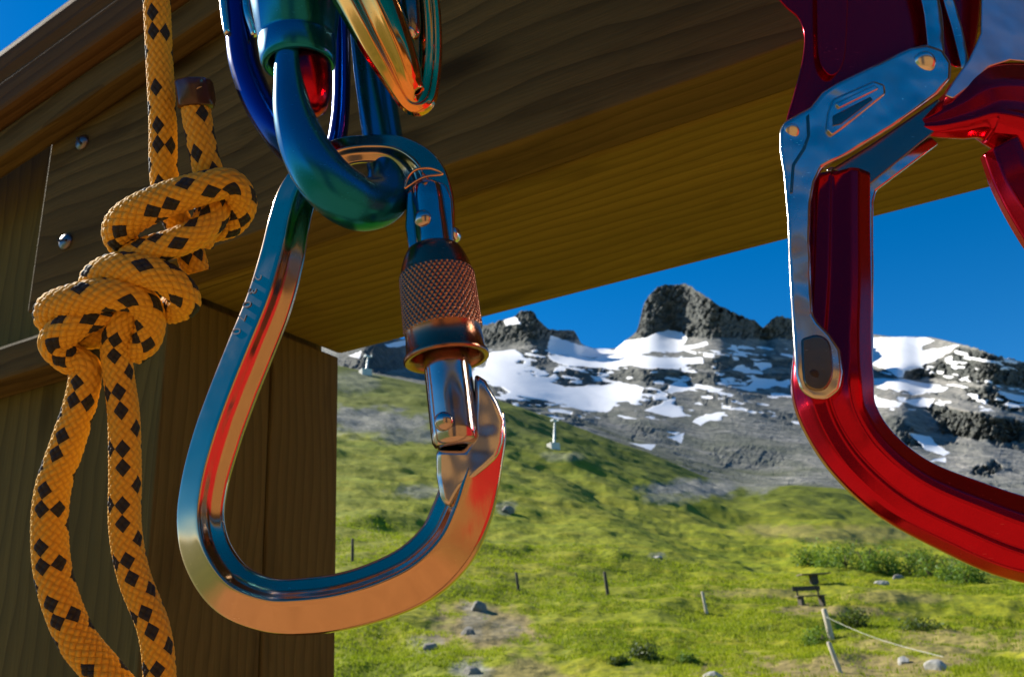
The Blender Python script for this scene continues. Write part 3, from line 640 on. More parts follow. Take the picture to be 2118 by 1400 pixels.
def knurl(q, an):
    if not 178 < q < 296: return 0
    u = an/math.tau*44; v = (q-178)/118*8.5
    a = (u+v) % 1; b = (u-v) % 1
    return 5.2*(min(min(a, 1-a), min(b, 1-b))*2)**.8-1.5
prof = [(120, 44), (122, 52), (126, 58), (140, 66), (158, 73), (170, 76), (176, 77)]+[(178+i*1.475, 78+i*.03) for i in range(81)]+[(298, 79), (318, 80.5), (336, 82), (342, 86), (346, 88), (352, 88), (354, 86), (352, 76), (340, 70), (300, 60)]
lathe(g, 'screw_sleeve', ga, gb, prof, MB['sleeve'], 352, cap=False, fn=knurl)

# ------------------------------------------------------------------ teal twist-lock carabiner hooked through the pear
g = Gear('teal_carabiner', 'teal twist lock carabiner with a fat sleeve and red inner gate', 'carabiner', 740, 490, .2335, tilt=14, pc=(760, 310))
tube(g, 'body', [(612, 120, 62, 26), (613, 190, 62, 30), (622, 265, 62, 40), (648, 340, 60, 50), (692, 402, 52, 56), (745, 428, 22, 58), (788, 402, -22, 53), (798, 345, -52, 46), (786, 280, -66, 44), (772, 190, -72, 43), (760, 100, -76, 43), (750, 0, -80, 43), (742, -140, -84, 43), (736, -290, -76, 42), (712, -390, -52, 40), (668, -425, -20, 38), (628, -390, 8, 36), (612, -300, 18, 34), (608, -220, 18, 34)], MB['teal'], 40, 12, flat=.85)
gt = lathe(g, 'gate', (634, 60, 18), (634, 250, 18), [(0, 54), (120, 56), (150, 54), (172, 46), (184, 30), (188, 12)], MB['gate_red'], 36)
sl = lathe(g, 'lock_sleeve', (606, -200, 18), (622, 150, 18), [(0, 50), (1, 118), (6, 124), (200, 97), (296, 81.5), (299, 79.5), (303, 80), (306, 81), (338, 78), (345, 75), (348, 70), (346, 62), (330, 58)], MB['teal'], 56, cap=False)

# ------------------------------------------------------------------ dark blue carabiner behind it
g = Gear('blue_carabiner', 'dark blue carabiner partly hidden behind the teal one', 'carabiner', 620, 340, .262)
bl = tube(g, 'body', [(690, -260, 0, 20), (668, -360, 0, 24), (600, -420, 0, 28), (520, -390, 0, 30), (480, -290, 0, 30), (476, -180, 0, 30), (484, -60, 0, 30), (496, 60, 0, 31), (508, 140, 0, 33), (540, 220, 0, 34), (588, 292, 0, 33), (640, 335, -5, 28), (685, 320, -5, 22), (703, 250, 0, 19), (707, 140, 0, 19), (705, 0, 0, 19), (700, -180, 0, 19), (690, -262, 0, 20)], MB['blue'], 32, 10, flat=1.2)
tube(g, 'wire_gate', [(468, -180, 34, 9), (468, -40, 34, 9), (474, 40, 34, 9), (480, 90, 32, 8)], MB['silver'], 16, parent=None)
tube(g, 'wire_gate', [(512, -180, 36, 9), (516, -40, 36, 9), (520, 40, 36, 9), (534, 92, 30, 8)], MB['silver'], 16, parent=None)

# ------------------------------------------------------------------ gold carabiner
g = Gear('gold_carabiner', 'shiny gold carabiner hanging in front of the teal spine', 'carabiner', 855, 245, .222, tilt=8)
CG = round_poly([(-1, -.1), (-.86, .40), (-.45, .66), (-.28, .50), (.02, .62), (.22, .80), (.62, .62), (.90, .30), (1, -.1), (.5, -.7), (-.5, -.7)], .14, 4)
bar(g, 'body', [(840, -330, 28, -40), (790, -420, 34, -20), (716, -430, 44, 0), (668, -360, 56, 14), (658, -270, 64, 20), (672, -190, 66, 20), (708, -90, 66, 20), (756, 0, 65, 20), (799, 90, 57, 20), (826, 148, 47, 16), (842, 186, 37, 8), (858, 208, 31, -6), (874, 194, 28, -22), (882, 150, 26, -36), (886, 90, 26, -44), (884, 20, 26, -48), (876, -60, 26, -48), (862, -190, 26, -50), (838, -335, 27, -42)], CG, MB['gold'], 12, inward=-1)
gg = lathe(g, 'gate', (838, -150, -14), (851, 78, -14), [(0, 20), (200, 20), (214, 18), (224, 12), (227, 4)], MB['dark_steel'], 28)
dome(g, 'gate_tip', 846, 70, 6, 15, 8, MB['silver'], gg, tilt=(-.3, -.6, 1))

# ------------------------------------------------------------------ yellow cord with a knot
g = Gear('yellow_cord', 'knotted yellow climbing cord with black flecks hanging at the left', 'rope', 215, 760, .285, tilt=0)
def cord(paths, name, parent=None, seg=72):
    V, Fc, UV = [], [], []
    for path in paths:
        C = catmull(path, 40); pts = [g.P(*c[:3]) for c in C]; rad = [c[3]*g.k*.85 for c in C]
        # resample evenly
        L = np.concatenate([[0], np.cumsum([(pts[i+1]-pts[i]).length for i in range(len(pts)-1)])]); n = max(8, int(L[-1]/(1.6*g.k)))
        q = np.linspace(0, L[-1], n); A = np.array([list(p)+[r] for p, r in zip(pts, rad)]); B = np.stack([np.interp(q, L, A[:, j]) for j in range(4)], -1)
        base = len(V); N = None; Rr = 33*g.k; off = random.random()*8
        for i in range(n):
            p = Vector(B[i, :3]); t = Vector(B[min(i+1, n-1), :3]-B[max(i-1, 0), :3]).normalized()
            if N is None: N = t.orthogonal().normalized()
            N = (N-t*N.dot(t)).normalized(); Bv = t.cross(N); r = B[i, 3]
            v = q[i]/(math.tau*Rr)*6*.9+off
            for j in range(seg+1):
                u = 6*j/seg; a = 2*(u+v); b = 2*(u-v); fa = 1-abs((a % 1)-.5)*2; fb_ = 1-abs((b % 1)-.5)*2
                up = (math.floor(a)+math.floor(b)) % 2; ac, al = (fa, fb_) if up else (fb_, fa)
                hgt = (ac*(2-ac))**.5*(1-.55*(1-al)**3); rr_ = r*(.90+.13*hgt); an = math.tau*j/seg
                V.append(p+(N*math.cos(an)+Bv*math.sin(an))*rr_)
            if i:
                for j in range(seg):
                    a0 = base+(i-1)*(seg+1)+j; b0 = base+i*(seg+1)+j
                    Fc.append((a0, a0+1, b0+1, b0)); v0 = q[i-1]/(math.tau*Rr)*6*.9+off
                    UV += [(6*j/seg, v0), (6*(j+1)/seg, v0), (6*(j+1)/seg, v), (6*j/seg, v)]
    return mesh_obj(name, V, Fc, MB['rope'], parent, uv=UV)
def ring_pts(c, a, b, tilt, w0, wa, r, a0=0, a1=360, n=12):
    out = []
    for i in range(n+1):
        t = math.radians(a0+(a1-a0)*i/n); x = a*math.cos(t); y = b*math.sin(t); ct, st = math.cos(tilt), math.sin(tilt)
        out.append((c[0]+x*ct-y*st, c[1]+x*st+y*ct, w0+wa*math.sin(t), r))
    return out
ST = [(330, -392, -34, 31), (318, -455, -20, 31), (314, -470, 6, 31), (314, -430, 22, 31), (315, -330, 4, 31), (318, -120, 0, 31), (324, 0, 0, 31), (330, 130, 0, 31), (337, 260, 0, 32), (337, 350, -4, 33), (345, 420, -14, 34), (372, 490, -30, 34), (390, 560, -44, 34)]
TAIL = [(410, 196, 22, 33), (415, 250, 20, 34), (426, 320, 14, 34), (434, 370, 4, 35), (430, 430, -16, 36), (400, 500, -34, 35)]
C1 = [(420, 470, -40, 34), (470, 455, -30, 35), (500, 420, 0, 36), (488, 388, 40, 36), (430, 402, 58, 39), (350, 430, 62, 41), (285, 462, 52, 41), (258, 492, 22, 39), (275, 520, -14, 36), (330, 520, -40, 34)]
C2 = [(245, 560, -30, 30), (262, 535, 8, 32), (320, 522, 34, 34), (385, 505, 44, 35), (430, 480, 36, 35), (452, 445, 18, 34), (446, 418, 6, 33)]
C3 = [(300, 640, -50, 34), (215, 600, -14, 36), (205, 580, 14, 37), (262, 560, 46, 39), (330, 566, 56, 39), (378, 592, 42, 38), (385, 625, 6, 37), (340, 640, -30, 36)]
C4 = [(290, 660, -34, 36), (180, 690, -24, 38), (118, 668, 4, 38), (128, 640, 34, 39), (190, 622, 58, 40), (255, 612, 62, 40), (300, 618, 44, 38), (316, 650, 16, 36), (300, 700, -8, 36), (265, 730, -20, 35)]
C5 = [(235, 640, 20, 36), (180, 668, 44, 39), (138, 706, 40, 40), (150, 738, 20, 38), (178, 762, 6, 37), (168, 830, 2, 37), (140, 920, 2, 39), (112, 1010, 4, 40), (106, 1100, 6, 41), (118, 1200, 8, 42), (160, 1310, 10, 43), (215, 1380, 10, 43), (270, 1440, 8, 42), (320, 1450, 2, 40), (330, 1400, 0, 38), (318, 1300, 0, 37), (276, 1190, -2, 37), (258, 1090, -2, 37), (258, 980, -2, 37), (256, 860, 0, 36), (246, 780, 0, 35), (242, 715, 4, 35), (262, 660, 14, 34), (290, 620, 4, 33)]
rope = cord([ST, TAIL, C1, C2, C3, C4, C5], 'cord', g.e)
e1 = lathe(g, 'melted_end', (414, 232, 20), (409, 168, 22), [(2, 33), (6, 36), (20, 37), (40, 37.5), (52, 37), (57, 34), (58, 20), (58.5, 6)], MB['burnt'], 36, fn=lambda q, an: 1.6*math.sin(3*an+q*.11)+1.2*math.sin(7*an-q*.07))
dome(g, 'melted_tip', 404, 184, 30, 29, 10, MB['burnt_tip'], e1, tilt=(-.35, .85, .45))

# ------------------------------------------------------------------ red connector with polished lever at the right
g = Gear('red_connector', 'glossy red palm lever connector with polished steel plates at the right', 'carabiner', 1740, 1100, .225, tilt=21, yaw=12, pc=(1750, 600))
CR = round_poly([(-1, -.05), (-.86, .28), (-.50, .42), (-.40, .34), (-.10, .52), (.02, .60), (.30, .58), (.85, .36), (1, .0), (.8, -.4), (0, -.55), (-.8, -.4)], .07)
RB = [(1732, 372, 62), (1730, 480, 64), (1727, 600, 68), (1720, 720, 74), (1720, 800, 78), (1738, 870, 70), (1786, 942, 68), (1868, 1012, 71), (1980, 1066, 78), (2110, 1114, 86), (2250, 1130, 88), (2380, 1080, 86), (2430, 950, 80), (2400, 800, 74), (2330, 680, 68), (2240, 560, 62), (2165, 460, 58), (2110, 370, 54), (2080, 300, 50)]
body = bar(g, 'body', RB, CR, MB['red'], 12, inward=-1, wscale=1.35)
plate(g, 'upper_body', [(1590, -300), (1570, -200), (1580, -100), (1600, -20), (1622, 14), (1652, 42), (1663, 80), (1656, 140), (1640, 200), (1628, 262), (1690, 250), (1800, 190), (1905, 120), (1990, 140), (2022, 70), (2032, -120), (2020, -300), (1940, -390), (1800, -420), (1670, -390)], -60, 0, MB['red'], 12, sm=5)
plate(g, 'rib', [(1700, -220), (1690, -120), (1690, 60), (1696, 130), (1720, 158), (1744, 132), (1752, 60), (1756, -120), (1748, -220), (1724, -250)], -10, 12, MB['red'], 8, sm=4)
lev = plate(g, 'lever', [(1612, 270), (1622, 252), (1676, 222), (1700, 192), (1730, 172), (1880, 100), (1915, 92), (1950, 104), (1968, 132), (1966, 165), (1940, 196), (1850, 262), (1760, 318), (1702, 348), (1686, 378), (1678, 420), (1676, 500), (1680, 600), (1682, 650), (1692, 666), (1716, 690), (1738, 722), (1746, 770), (1738, 808), (1712, 828), (1682, 826), (1656, 808), (1645, 775), (1640, 700), (1632, 560), (1628, 450), (1620, 360), (1612, 310)], 36, 66, MB['silver'], 15, seg=5)
plate(g, 'lever_web', [(1612, 280), (1660, 260), (1662, 420), (1660, 600), (1668, 700), (1660, 790), (1645, 770), (1636, 600), (1628, 450)], -50, 47, MB['silver'], 6, parent=lev)
plate(g, 'lever_inset', [(1712, 232), (1722, 205), (1806, 168), (1830, 176), (1832, 196), (1742, 268), (1722, 282), (1708, 268)], 60, 71, MB['silver'], 6, parent=lev)
plate(g, 'inset_slot', [(1728, 214), (1808, 176), (1818, 184), (1736, 224)], 68, 75, MB['silver'], 2.5, parent=lev)
plate(g, 'inset_recess', [(1722, 240), (1800, 200), (1806, 208), (1740, 258), (1722, 262)], 64, 72.5, MB['dark_steel'], 2, parent=lev)
plate(g, 'seam', [(1668, 240), (1674, 236), (1676, 280), (1666, 310), (1644, 344), (1640, 400), (1634, 400), (1638, 340), (1660, 306), (1670, 280)], 62, 67.5, MB['dark_steel'], 1, parent=lev)
dome(g, 'rivet', 1637, 272, 66, 17, 5, MB['silver'], lev); dome(g, 'rivet', 1912, 130, 66, 26, 12, MB['silver'], lev)
plate(g, 'foot_pad', [(1658, 700), (1690, 692), (1714, 706), (1722, 740), (1722, 780), (1706, 806), (1680, 806), (1662, 785)], 60, 70, MB['dark_steel'], 6, parent=lev, sm=3)
dome(g, 'pad_screw', 1683, 775, 69, 10, 3, MB['recess'], lev)
plate(g, 'back_lever', [(1706, 352), (1720, 344), (1795, 372), (1925, 282), (1942, 298), (1812, 396), (1806, 420), (1808, 560), (1806, 740), (1800, 800), (1788, 812), (1782, 795), (1790, 640), (1790, 430), (1786, 402)], -60, -30, MB['silver'], 6)
plate(g, 'latch', [(1720, 350), (1800, 300), (1940, 205), (1975, 240), (1900, 300), (1800, 382)], -58, 20, MB['dark_steel'], 4)
tube(g, 'steel_band', [(1880, -260, 20, 22), (1884, -160, 24, 24), (1898, -40, 24, 25), (1916, 40, 24, 25), (1924, 120, 22, 22)], MB['silver'], 24, flat=.4)
tube(g, 'steel_band', [(1924, -260, 12, 14), (1930, -160, 14, 15), (1948, -20, 14, 16), (1972, 70, 14, 15), (1990, 150, 14, 12)], MB['silver'], 24, flat=.4)
plate(g, 'side_plate', [(2060, -290), (2026, -200), (2026, -140), (2030, -20), (2028, 70), (2004, 124), (1972, 168), (1952, 198), (1972, 206), (2010, 178), (2046, 140), (2090, 126), (2160, 134), (2300, 170), (2330, 0), (2300, -180), (2220, -290)], 22, 40, MB['brushed'], 6)
CA = round_poly([(-1, -.2), (-.8, .4), (-.2, .72), (.35, .62), (.6, .70), (.85, .45), (1, -.1), (.4, -.7), (-.6, -.7)], .12)
bar(g, 'hook_arm', [(1895, 262, 16, 8), (1930, 256, 34, 8), (1975, 240, 54, 6), (2030, 218, 80, 2), (2110, 225, 96, -4), (2220, 262, 104, -4), (2340, 330, 104, -4)], CA, MB['red'], 12, inward=1)
# steel bar above the picture that the gear hangs from
g = Gear('gear_bar', 'steel bar on the front board above the frame, carrying all the gear', 'bar', 1200, -400, .272, tilt=0)
gb_ = tube(g, 'rod', [(120, -405, 0, 24), (700, -400, 0, 24), (1400, -400, 0, 24), (2420, -400, 0, 24)], MB['dark_steel'], 20, 8)
for x_ in (420, 1320): tube(g, 'bracket', [(x_, -400, 0, 20), (x_+10, -396, -420, 20), (x_+20, -392, -900, 22)], MB['dark_steel'], 16, 6)
#@@SMALL
# ------------------------------------------------------------------ things out on the meadow
def ground_at(px, py, rmin=22, rmax=470):
    """the point of the meadow seen at a pixel: walks outwards along the column"""
    r = np.geomspace(rmin, rmax, 1500); p = meadow_points(np.full_like(r, float(px)), r); qx, qy = proj_np(p)
    best = None
    for i in range(1, len(r)):
        if qy[i] <= py: best = i; break
    i = best if best else len(r)-1
    return Vector(p[i]), float(r[i])
def empty(name, loc, label, cat, group=None, rz=0):
    e = bpy.data.objects.new(name, None); COL.objects.link(e); e.location = loc; e.rotation_euler = (0, 0, rz); return tag(e, label, cat, group)
def copy_tree(o, parent=None):
    c = o.copy(); COL.objects.link(c); c.parent = parent
    for ch in o.children: copy_tree(ch, c)
    return c
def pbox(name, lo, hi, mat, parent, bev=.01, rot=None):
    bm = bmesh.new(); bmesh.ops.create_cube(bm, size=1)
    for v in bm.verts: v.co = Vector([(a+b)/2+v.co[i]*abs(b-a) for i, (a, b) in enumerate(zip(lo, hi))])
    if bev: bmesh.ops.bevel(bm, geom=bm.edges[:], offset=bev, segments=1, affect='EDGES')
    if rot: bmesh.ops.rotate(bm, verts=bm.verts, cent=rot[0], matrix=rot[1])
    me = bpy.data.meshes.new(name); bm.to_mesh(me); bm.free(); me.materials.append(mat)
    o = bpy.data.objects.new(name, me); COL.objects.link(o); o.parent = parent; return o
def leaf_mat(name, a, b, tr=.35):
    m = M(name); at = m.n('ShaderNodeAttribute', attribute_name='tone').outputs['Fac']
    c = m.ramp(at, [(0, a), (1, b)]); m.set(Base_Color=c, Roughness=.6); m.p.inputs['Specular IOR Level'].default_value = .25
    t = m.n('ShaderNodeBsdfTranslucent'); m.l(m.mix(.5, c, (.35, .45, .02)), t.inputs[0])
    x = m.n('ShaderNodeMixShader'); x.inputs[0].default_value = tr; m.l(m.p.outputs[0], x.inputs[1]); m.l(t.outputs[0], x.inputs[2]); m.l(x.outputs[0], m.out.inputs[0])
    return m.m
MB['leaf'] = leaf_mat('shrub_leaf', (.045, .10, .015), (.15, .28, .04)); MB['leaf_dark'] = leaf_mat('dark_shrub_leaf', (.015, .035, .010), (.05, .10, .02), .2)
MB['blade'] = leaf_mat('grass_blade', (.12, .18, .004), (.36, .38, .012), .45)
MB['stem'] = plain('woody_stem', (.07, .05, .03)); MB['plank'] = plain('weathered_plank', (.16, .13, .08), .8, .4, 8); MB['stake'] = plain('pale_stake', (.45, .40, .30), .8, .3, 12)
MB['stakedark'] = plain('dark_stake', (.06, .05, .035), .8, .3, 12)
MB['galv'] = plain('galvanised_mast', (.50, .55, .53), .45, .15, 3, .4); MB['concrete'] = plain('pale_concrete', (.62, .62, .55), .85, .15, 2)
MB['stone'] = plain('limestone', (.20, .19, .16), .9, .5, 2.2); MB['whitestone'] = plain('white_stone', (.36, .35, .31), .9, .2, 3); MB['cordwhite'] = plain('white_cord', (.45, .45, .40), .8, .1, 10)
def crown_mesh(name, n, rx, rz, leaf, mat, seed):
    g_ = np.random.default_rng(seed); nc = 14
    cl = g_.normal(size=(nc, 3)); cl /= np.linalg.norm(cl, axis=1, keepdims=True); cl *= g_.uniform(.35, .85, (nc, 1)); cl[:, 2] = np.abs(cl[:, 2])*.95
    k = g_.integers(0, nc, n); p = cl[k]+g_.normal(size=(n, 3))*.20; p = p*np.array([rx, rx, rz]); p[:, 2] = np.abs(p[:, 2])
    a = g_.normal(size=(n, 3)); a /= np.linalg.norm(a, axis=1, keepdims=True); b = np.cross(a, g_.normal(size=(n, 3))); b /= np.linalg.norm(b, axis=1, keepdims=True)
    s = (leaf*g_.uniform(.6, 1.4, n))[:, None]
    V = np.stack([p-a*s, p+b*s*.5, p+a*s, p-b*s*.5], 1).reshape(-1, 3)
    me = bpy.data.meshes.new(name); me.from_pydata(V.tolist(), [], [(4*i, 4*i+1, 4*i+2, 4*i+3) for i in range(n)])
    t = me.attributes.new('tone', 'FLOAT', 'POINT'); t.data.foreach_set('value', np.repeat(np.clip(g_.uniform(0, 1, nc)[k]*.6+g_.uniform(0, .4, n), 0, 1), 4).astype(np.float32))
    me.materials.append(mat); return me
def stem_mesh(name, rx, rz, seed):
    g_ = np.random.default_rng(seed); V, Fc = [], []
    for k in range(6):
        an = g_.uniform(0, math.tau); tip = Vector((math.cos(an)*rx*.6, math.sin(an)*rx*.6, rz*.75)); r0 = .03*rx+.01
        for i in range(4):
            c = Vector((tip.x*(i/3)**1.4, tip.y*(i/3)**1.4, tip.z*i/3)); rr_ = r0*(1-.25*i)
            for j in range(5): V.append(c+Vector((math.cos(j*math.tau/5), math.sin(j*math.tau/5), 0))*rr_)
        b0 = k*20
        for i in range(3):
            for j in range(5): Fc.append((b0+i*5+j, b0+i*5+(j+1) % 5, b0+(i+1)*5+(j+1) % 5, b0+(i+1)*5+j))
    me = bpy.data.meshes.new(name); me.from_pydata([tuple(v) for v in V], [], Fc); me.materials.append(MB['stem']); return me
def shrub(px, py, wpx, hpx, label, dark=False, group=None, seed=0, n=900):
    c, r = ground_at(px, py); k = r/F/math.cos(PITCH); rx, rz = wpx*k*.55, hpx*k*1.1
    e = empty('shrub', c-Vector((0, 0, .05)), label, 'shrub', group, seed)
    for nm, me in (('crown', crown_mesh('crown', n, rx, rz, max(.05, 2.4*k), MB['leaf_dark' if dark else 'leaf'], seed)), ('stem', stem_mesh('stem', rx, rz, seed))):
        o = bpy.data.objects.new(nm, me); COL.objects.link(o); o.parent = e
band = [(1668, 1168, 60, 34), (1712, 1172, 56, 40), (1752, 1176, 60, 46), (1798, 1182, 60, 48), (1842, 1188, 52, 60), (1884, 1186, 56, 42), (1926, 1192, 60, 46), (1968, 1200, 56, 42), (2006, 1206, 50, 34)]
for i, (x, y, a, b) in enumerate(band):
    shrub(x, y, a, b, 'green alpine shrub, '+['leftmost in the row behind the bench', 'second from the left in the row behind the bench', 'third from the left in the row behind the bench', 'fourth from the left in the row behind the bench', 'the tallest in the row behind the bench', 'right next to the tallest one in the shrub row', 'third from the right in the shrub row', 'second from the right in the shrub row', 'rightmost in the row, under the red connector'][i], group='row of shrubs behind the bench', seed=20+i)
shrub(1330, 1362, 62, 34, 'dark green bush low in the meadow between carabiner and bench', True, seed=41)
shrub(1282, 1372, 34, 18, 'small dark bush just left of the larger low bush', True, seed=42)
shrub(1768, 1296, 64, 34, 'dark shaded bush on the bank below the bench', True, seed=43)
shrub(1700, 1330, 60, 28, 'bright green bush at the foot of the pale fence post', False, seed=44)
shrub(1420, 1368, 40, 16, 'low green shrub at the bottom edge by the path', False, seed=45)
shrub(1905, 1302, 80, 26, 'brownish green bush under the grassy bank at the right', True, seed=46)
def rock_thing(px, py, wpx, hpx, label, mat='stone', seed=0, group=None):
    c, r = ground_at(px, py); k = r/F/math.cos(PITCH)
    bm = bmesh.new(); bmesh.ops.create_icosphere(bm, subdivisions=3, radius=1)
    g_ = np.random.default_rng(seed); ax_ = g_.normal(size=(9, 3)); ax_ /= np.linalg.norm(ax_, axis=1, keepdims=True); dd = g_.uniform(.55, .9, 9)
    for v in bm.verts:
        p = np.array(v.co)
        for a_, d_ in zip(ax_, dd):
            q = p @ a_
            if q > d_: p = p-a_*(q-d_)*.92
        p = p*(1+.05*math.sin(p[0]*9+seed)*math.sin(p[2]*8+p[1]*7)); v.co = Vector(p)*1.0
        v.co = Vector((v.co.x*wpx*k*.55, v.co.y*wpx*k*.45, v.co.z*hpx*k*.55+hpx*k*.05))
    me = bpy.data.meshes.new('boulder'); bm.to_mesh(me); bm.free(); me.materials.append(MB[mat])
    o = bpy.data.objects.new('boulder', me); COL.objects.link(o); o.location = c; o.rotation_euler = (0, 0, seed); tag(o, label, 'rock', group)
rock_thing(988, 1262, 36, 30, 'grey rock sticking out of the grass right of the carabiner curve', seed=1)
rock_thing(968, 1312, 30, 26, 'grey rock just below the upper outcrop rock', seed=2)
rock_thing(890, 1342, 30, 22, 'dark grey rock low left of the outcrop', seed=4)
rock_thing(975, 1392, 32, 20, 'grey rock at the bottom edge below the outcrop', seed=6)
rock_thing(1050, 1060, 30, 22, 'grey boulder on the hillside right of the carabiner gate', seed=7)
rock_thing(1362, 1154, 26, 8, 'flat pale rock in the middle of the meadow', 'whitestone', 8)
rock_thing(1826, 1208, 24, 12, 'white rock in front of the shrub row', 'whitestone', 9)
rock_thing(1860, 1196, 22, 12, 'tan rock at the foot of the shrub row', 'stone', 10)
rock_thing(1872, 1372, 24, 20, 'white rounded rock beside the white cord', 'whitestone', 11)
rock_thing(1940, 1402, 36, 26, 'white rock at the bottom right edge', 'whitestone', 12)
rock_thing(1478, 1400, 40, 18, 'pale rock at the bottom edge beside the path', 'whitestone', 13)
def stake(px, py, hpx, wpx, label, mat, lean=0.):
    c, r = ground_at(px, py); k = r/F/math.cos(PITCH); h = hpx*k; w_ = wpx*k*.5
    V, Fc = [], []
    for i, (z, s) in enumerate([(-.3, 1), (h*.5, .95), (h*.96, .85), (h, .5)]):
        for j in range(7): V.append((math.cos(j*math.tau/7)*w_*s+lean*z, math.sin(j*math.tau/7)*w_*s+.015*math.sin(z*9), z))
    for i in range(3):
        for j in range(7): Fc.append((i*7+j, i*7+(j+1) % 7, (i+1)*7+(j+1) % 7, (i+1)*7+j))
    Fc.append(tuple(range(21, 28))); o = mesh_obj('stake', V, Fc, MB[mat]); o.location = c
    return tag(o, label, 'stake'), c+Vector((lean*h, 0, h))
stake(729, 1160, 42, 6, 'thin dark stake in the meadow beside the post', 'stakedark')
stake(1072, 1222, 34, 6, 'thin dark stake right of the carabiner bottom', 'stakedark', -.08)
stake(1258, 1232, 44, 7, 'dark leaning stake in the middle of the meadow', 'stakedark', -.06)
stake(1462, 1268, 38, 6, 'thin pale stake standing in grass left of the bench', 'stake', -.08)
_, t1 = stake(1722, 1322, 52, 11, 'pale fence post with a white cord tied to it', 'stake', -.08)
stake(1740, 1392, 52, 9, 'pale leaning stake at the bottom edge near the path', 'stake', -.22)
p2, _r = ground_at(1960, 1420); p1 = t1-Vector((0, 0, .25))
pts = [p1.lerp(p2+Vector((0, 0, .25)), i/16)-Vector((0, 0, .12*math.sin(math.pi*i/16))) for i in range(17)]
V, Fc = [], []
for i, p in enumerate(pts):
    for j in range(6): V.append(p+Vector((0, math.cos(j*math.tau/6), math.sin(j*math.tau/6)))*.008)
    if i:
        for j in range(6): Fc.append(((i-1)*6+j, (i-1)*6+(j+1) % 6, i*6+(j+1) % 6, i*6+j))
tag(mesh_obj('fence_cord', V, Fc, MB['cordwhite']), 'white cord sagging from the pale fence post', 'cord')
# bench
c, r = ground_at(1680, 1250); sc = r*60/F/1.7
be = empty('bench', c, 'dark wooden bench with backrest standing on the meadow', 'bench', None, math.radians(14)); be.scale = (sc,)*3
pbox('seat', (-.85, -.22, .42), (.85, .20, .48), MB['plank'], be); pbox('backrest', (-.85, .24, .74), (.80, .30, .98), MB['stakedark'], be)
for s_ in (-1, 1):
    pbox('leg', (s_*.62-.09, -.20, -.3), (s_*.62+.09, .18, .42), MB['stakedark'], be); pbox('back_post', (s_*.62-.05, .20, .0), (s_*.62+.05, .25, .96), MB['stakedark'], be)
c, r = ground_at(1688, 1208); sc = r*58/F/1.6
ta = empty('table', c, 'small dark table in the grass behind the bench', 'table', None, math.radians(8)); ta.scale = (sc,)*3
pbox('table_top', (-.8, -.35, .46), (.8, .35, .52), MB['plank'], ta); pbox('pedestal', (-.22, -.14, -.3), (.16, .14, .46), MB['stakedark'], ta)
# chairlift pylons
def pylon(px, py, hpx, label):
    c, r = ground_at(px, py, 40); k = r/F/math.cos(PITCH); h = hpx*k; w_ = 2.6*k
    e = empty('lift_pylon', c, label, 'pylon', 'chairlift pylons on the hillside', math.radians(35)); ln = Matrix.Rotation(math.radians(7), 4, 'Y')
    V, Fc = [], []
    for i, z in enumerate((0, h)):
        for j in range(10): V.append(ln @ Vector((math.cos(j*math.tau/10)*w_*(1-.35*i), math.sin(j*math.tau/10)*w_*(1-.35*i), z)))
    Fc = [(j, (j+1) % 10, 10+(j+1) % 10, 10+j) for j in range(10)]+[tuple(range(10, 20))]
    mesh_obj('mast', V, Fc, MB['galv'], e)
    pbox('footing', (-4.6*w_, -3.2*w_, -4*w_), (3.6*w_, 3.2*w_, 4*w_), MB['concrete'], e, .1)
    top = ln @ Vector((0, 0, h)); pbox('cross_arm', (top.x-2.4*w_, -.8*w_, top.z-.9*w_), (top.x+2.4*w_, .8*w_, top.z+.4*w_), MB['galv'], e, .05)
    for s_ in (-1, 1): pbox('sheave_train', (top.x+s_*2.4*w_-.4*w_, -2*w_, top.z-.6*w_), (top.x+s_*2.4*w_+.4*w_, 2*w_, top.z+.9*w_), MB['galv'], e, .05)
pylon(1147, 928, 58, 'grey chairlift pylon on the grassy ridge in the middle')
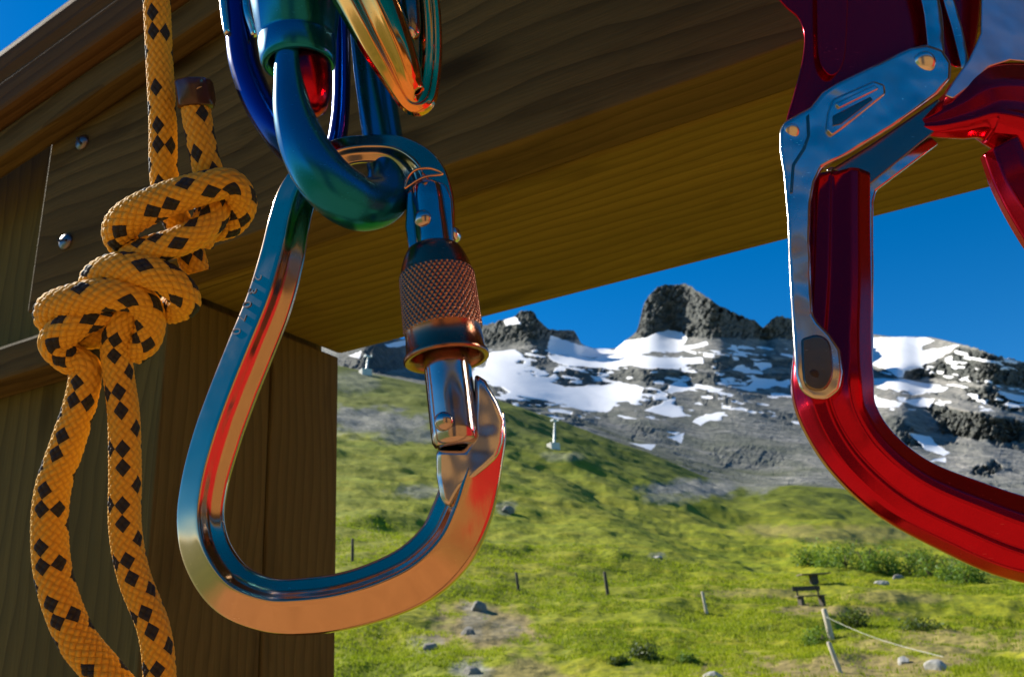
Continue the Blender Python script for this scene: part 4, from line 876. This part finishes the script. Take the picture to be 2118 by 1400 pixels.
pylon(757, 764, 40, 'chairlift pylon on the skyline next to the beam corner')

# loose grass over the near meadow
NT = 30000
gx = rng.uniform(640, 2160, NT*2); gr = np.exp(rng.uniform(math.log(20), math.log(70), NT*2)**1.0)
gp = meadow_points(gx, gr); dm, rm = meadow_masks(gp, gr); keep = (rng.uniform(0, 1, NT*2) > np.maximum(dm*1.1, rm*1.2)) & (fbm(gp[..., 0]/2.5, gp[..., 1]/2.5, 901, 4) > .43)
gp = gp[keep][:NT]; gr = gr[keep][:NT]; n = len(gp); nb = 5
base = np.repeat(gp, nb, 0)+rng.normal(size=(n*nb, 3))*np.repeat(.0016*gr+.03, nb)[:, None]*np.array([1, 1, 0]); rr_ = np.repeat(gr, nb)
hgt = (.05+.0008*rr_)*rng.uniform(.5, 1.5, n*nb); an = rng.uniform(0, math.tau, n*nb); wd = (.008+.0004*rr_)
dirv = np.stack([np.cos(an), np.sin(an), 0*an], -1); lean = rng.normal(size=(n*nb, 2))*.45
tip = base+np.stack([lean[:, 0]*hgt, lean[:, 1]*hgt, hgt], -1); base[:, 2] -= .03
V = np.stack([base-dirv*wd[:, None], base+dirv*wd[:, None], tip], 1).reshape(-1, 3)
me = bpy.data.meshes.new('grass'); me.vertices.add(len(V)); me.vertices.foreach_set('co', V.ravel().astype(np.float32)); m3 = n*nb
me.loops.add(m3*3); me.polygons.add(m3); me.loops.foreach_set('vertex_index', np.arange(m3*3, dtype=np.int32)); me.polygons.foreach_set('loop_start', (np.arange(m3)*3).astype(np.int32)); me.update(calc_edges=True)
tone = np.clip(np.repeat(fbm(gp[:, 0]/4, gp[:, 1]/4, 77, 4)*1.6-.4, nb)+rng.normal(size=m3)*.15, 0, 1)
t_ = me.attributes.new('tone', 'FLOAT', 'POINT'); t_.data.foreach_set('value', np.repeat(tone, 3).astype(np.float32))
me.materials.append(MB['blade']); o = bpy.data.objects.new('grass', me); COL.objects.link(o)
tag(o, 'short tufted grass covering the near meadow', 'grass', kind='stuff')
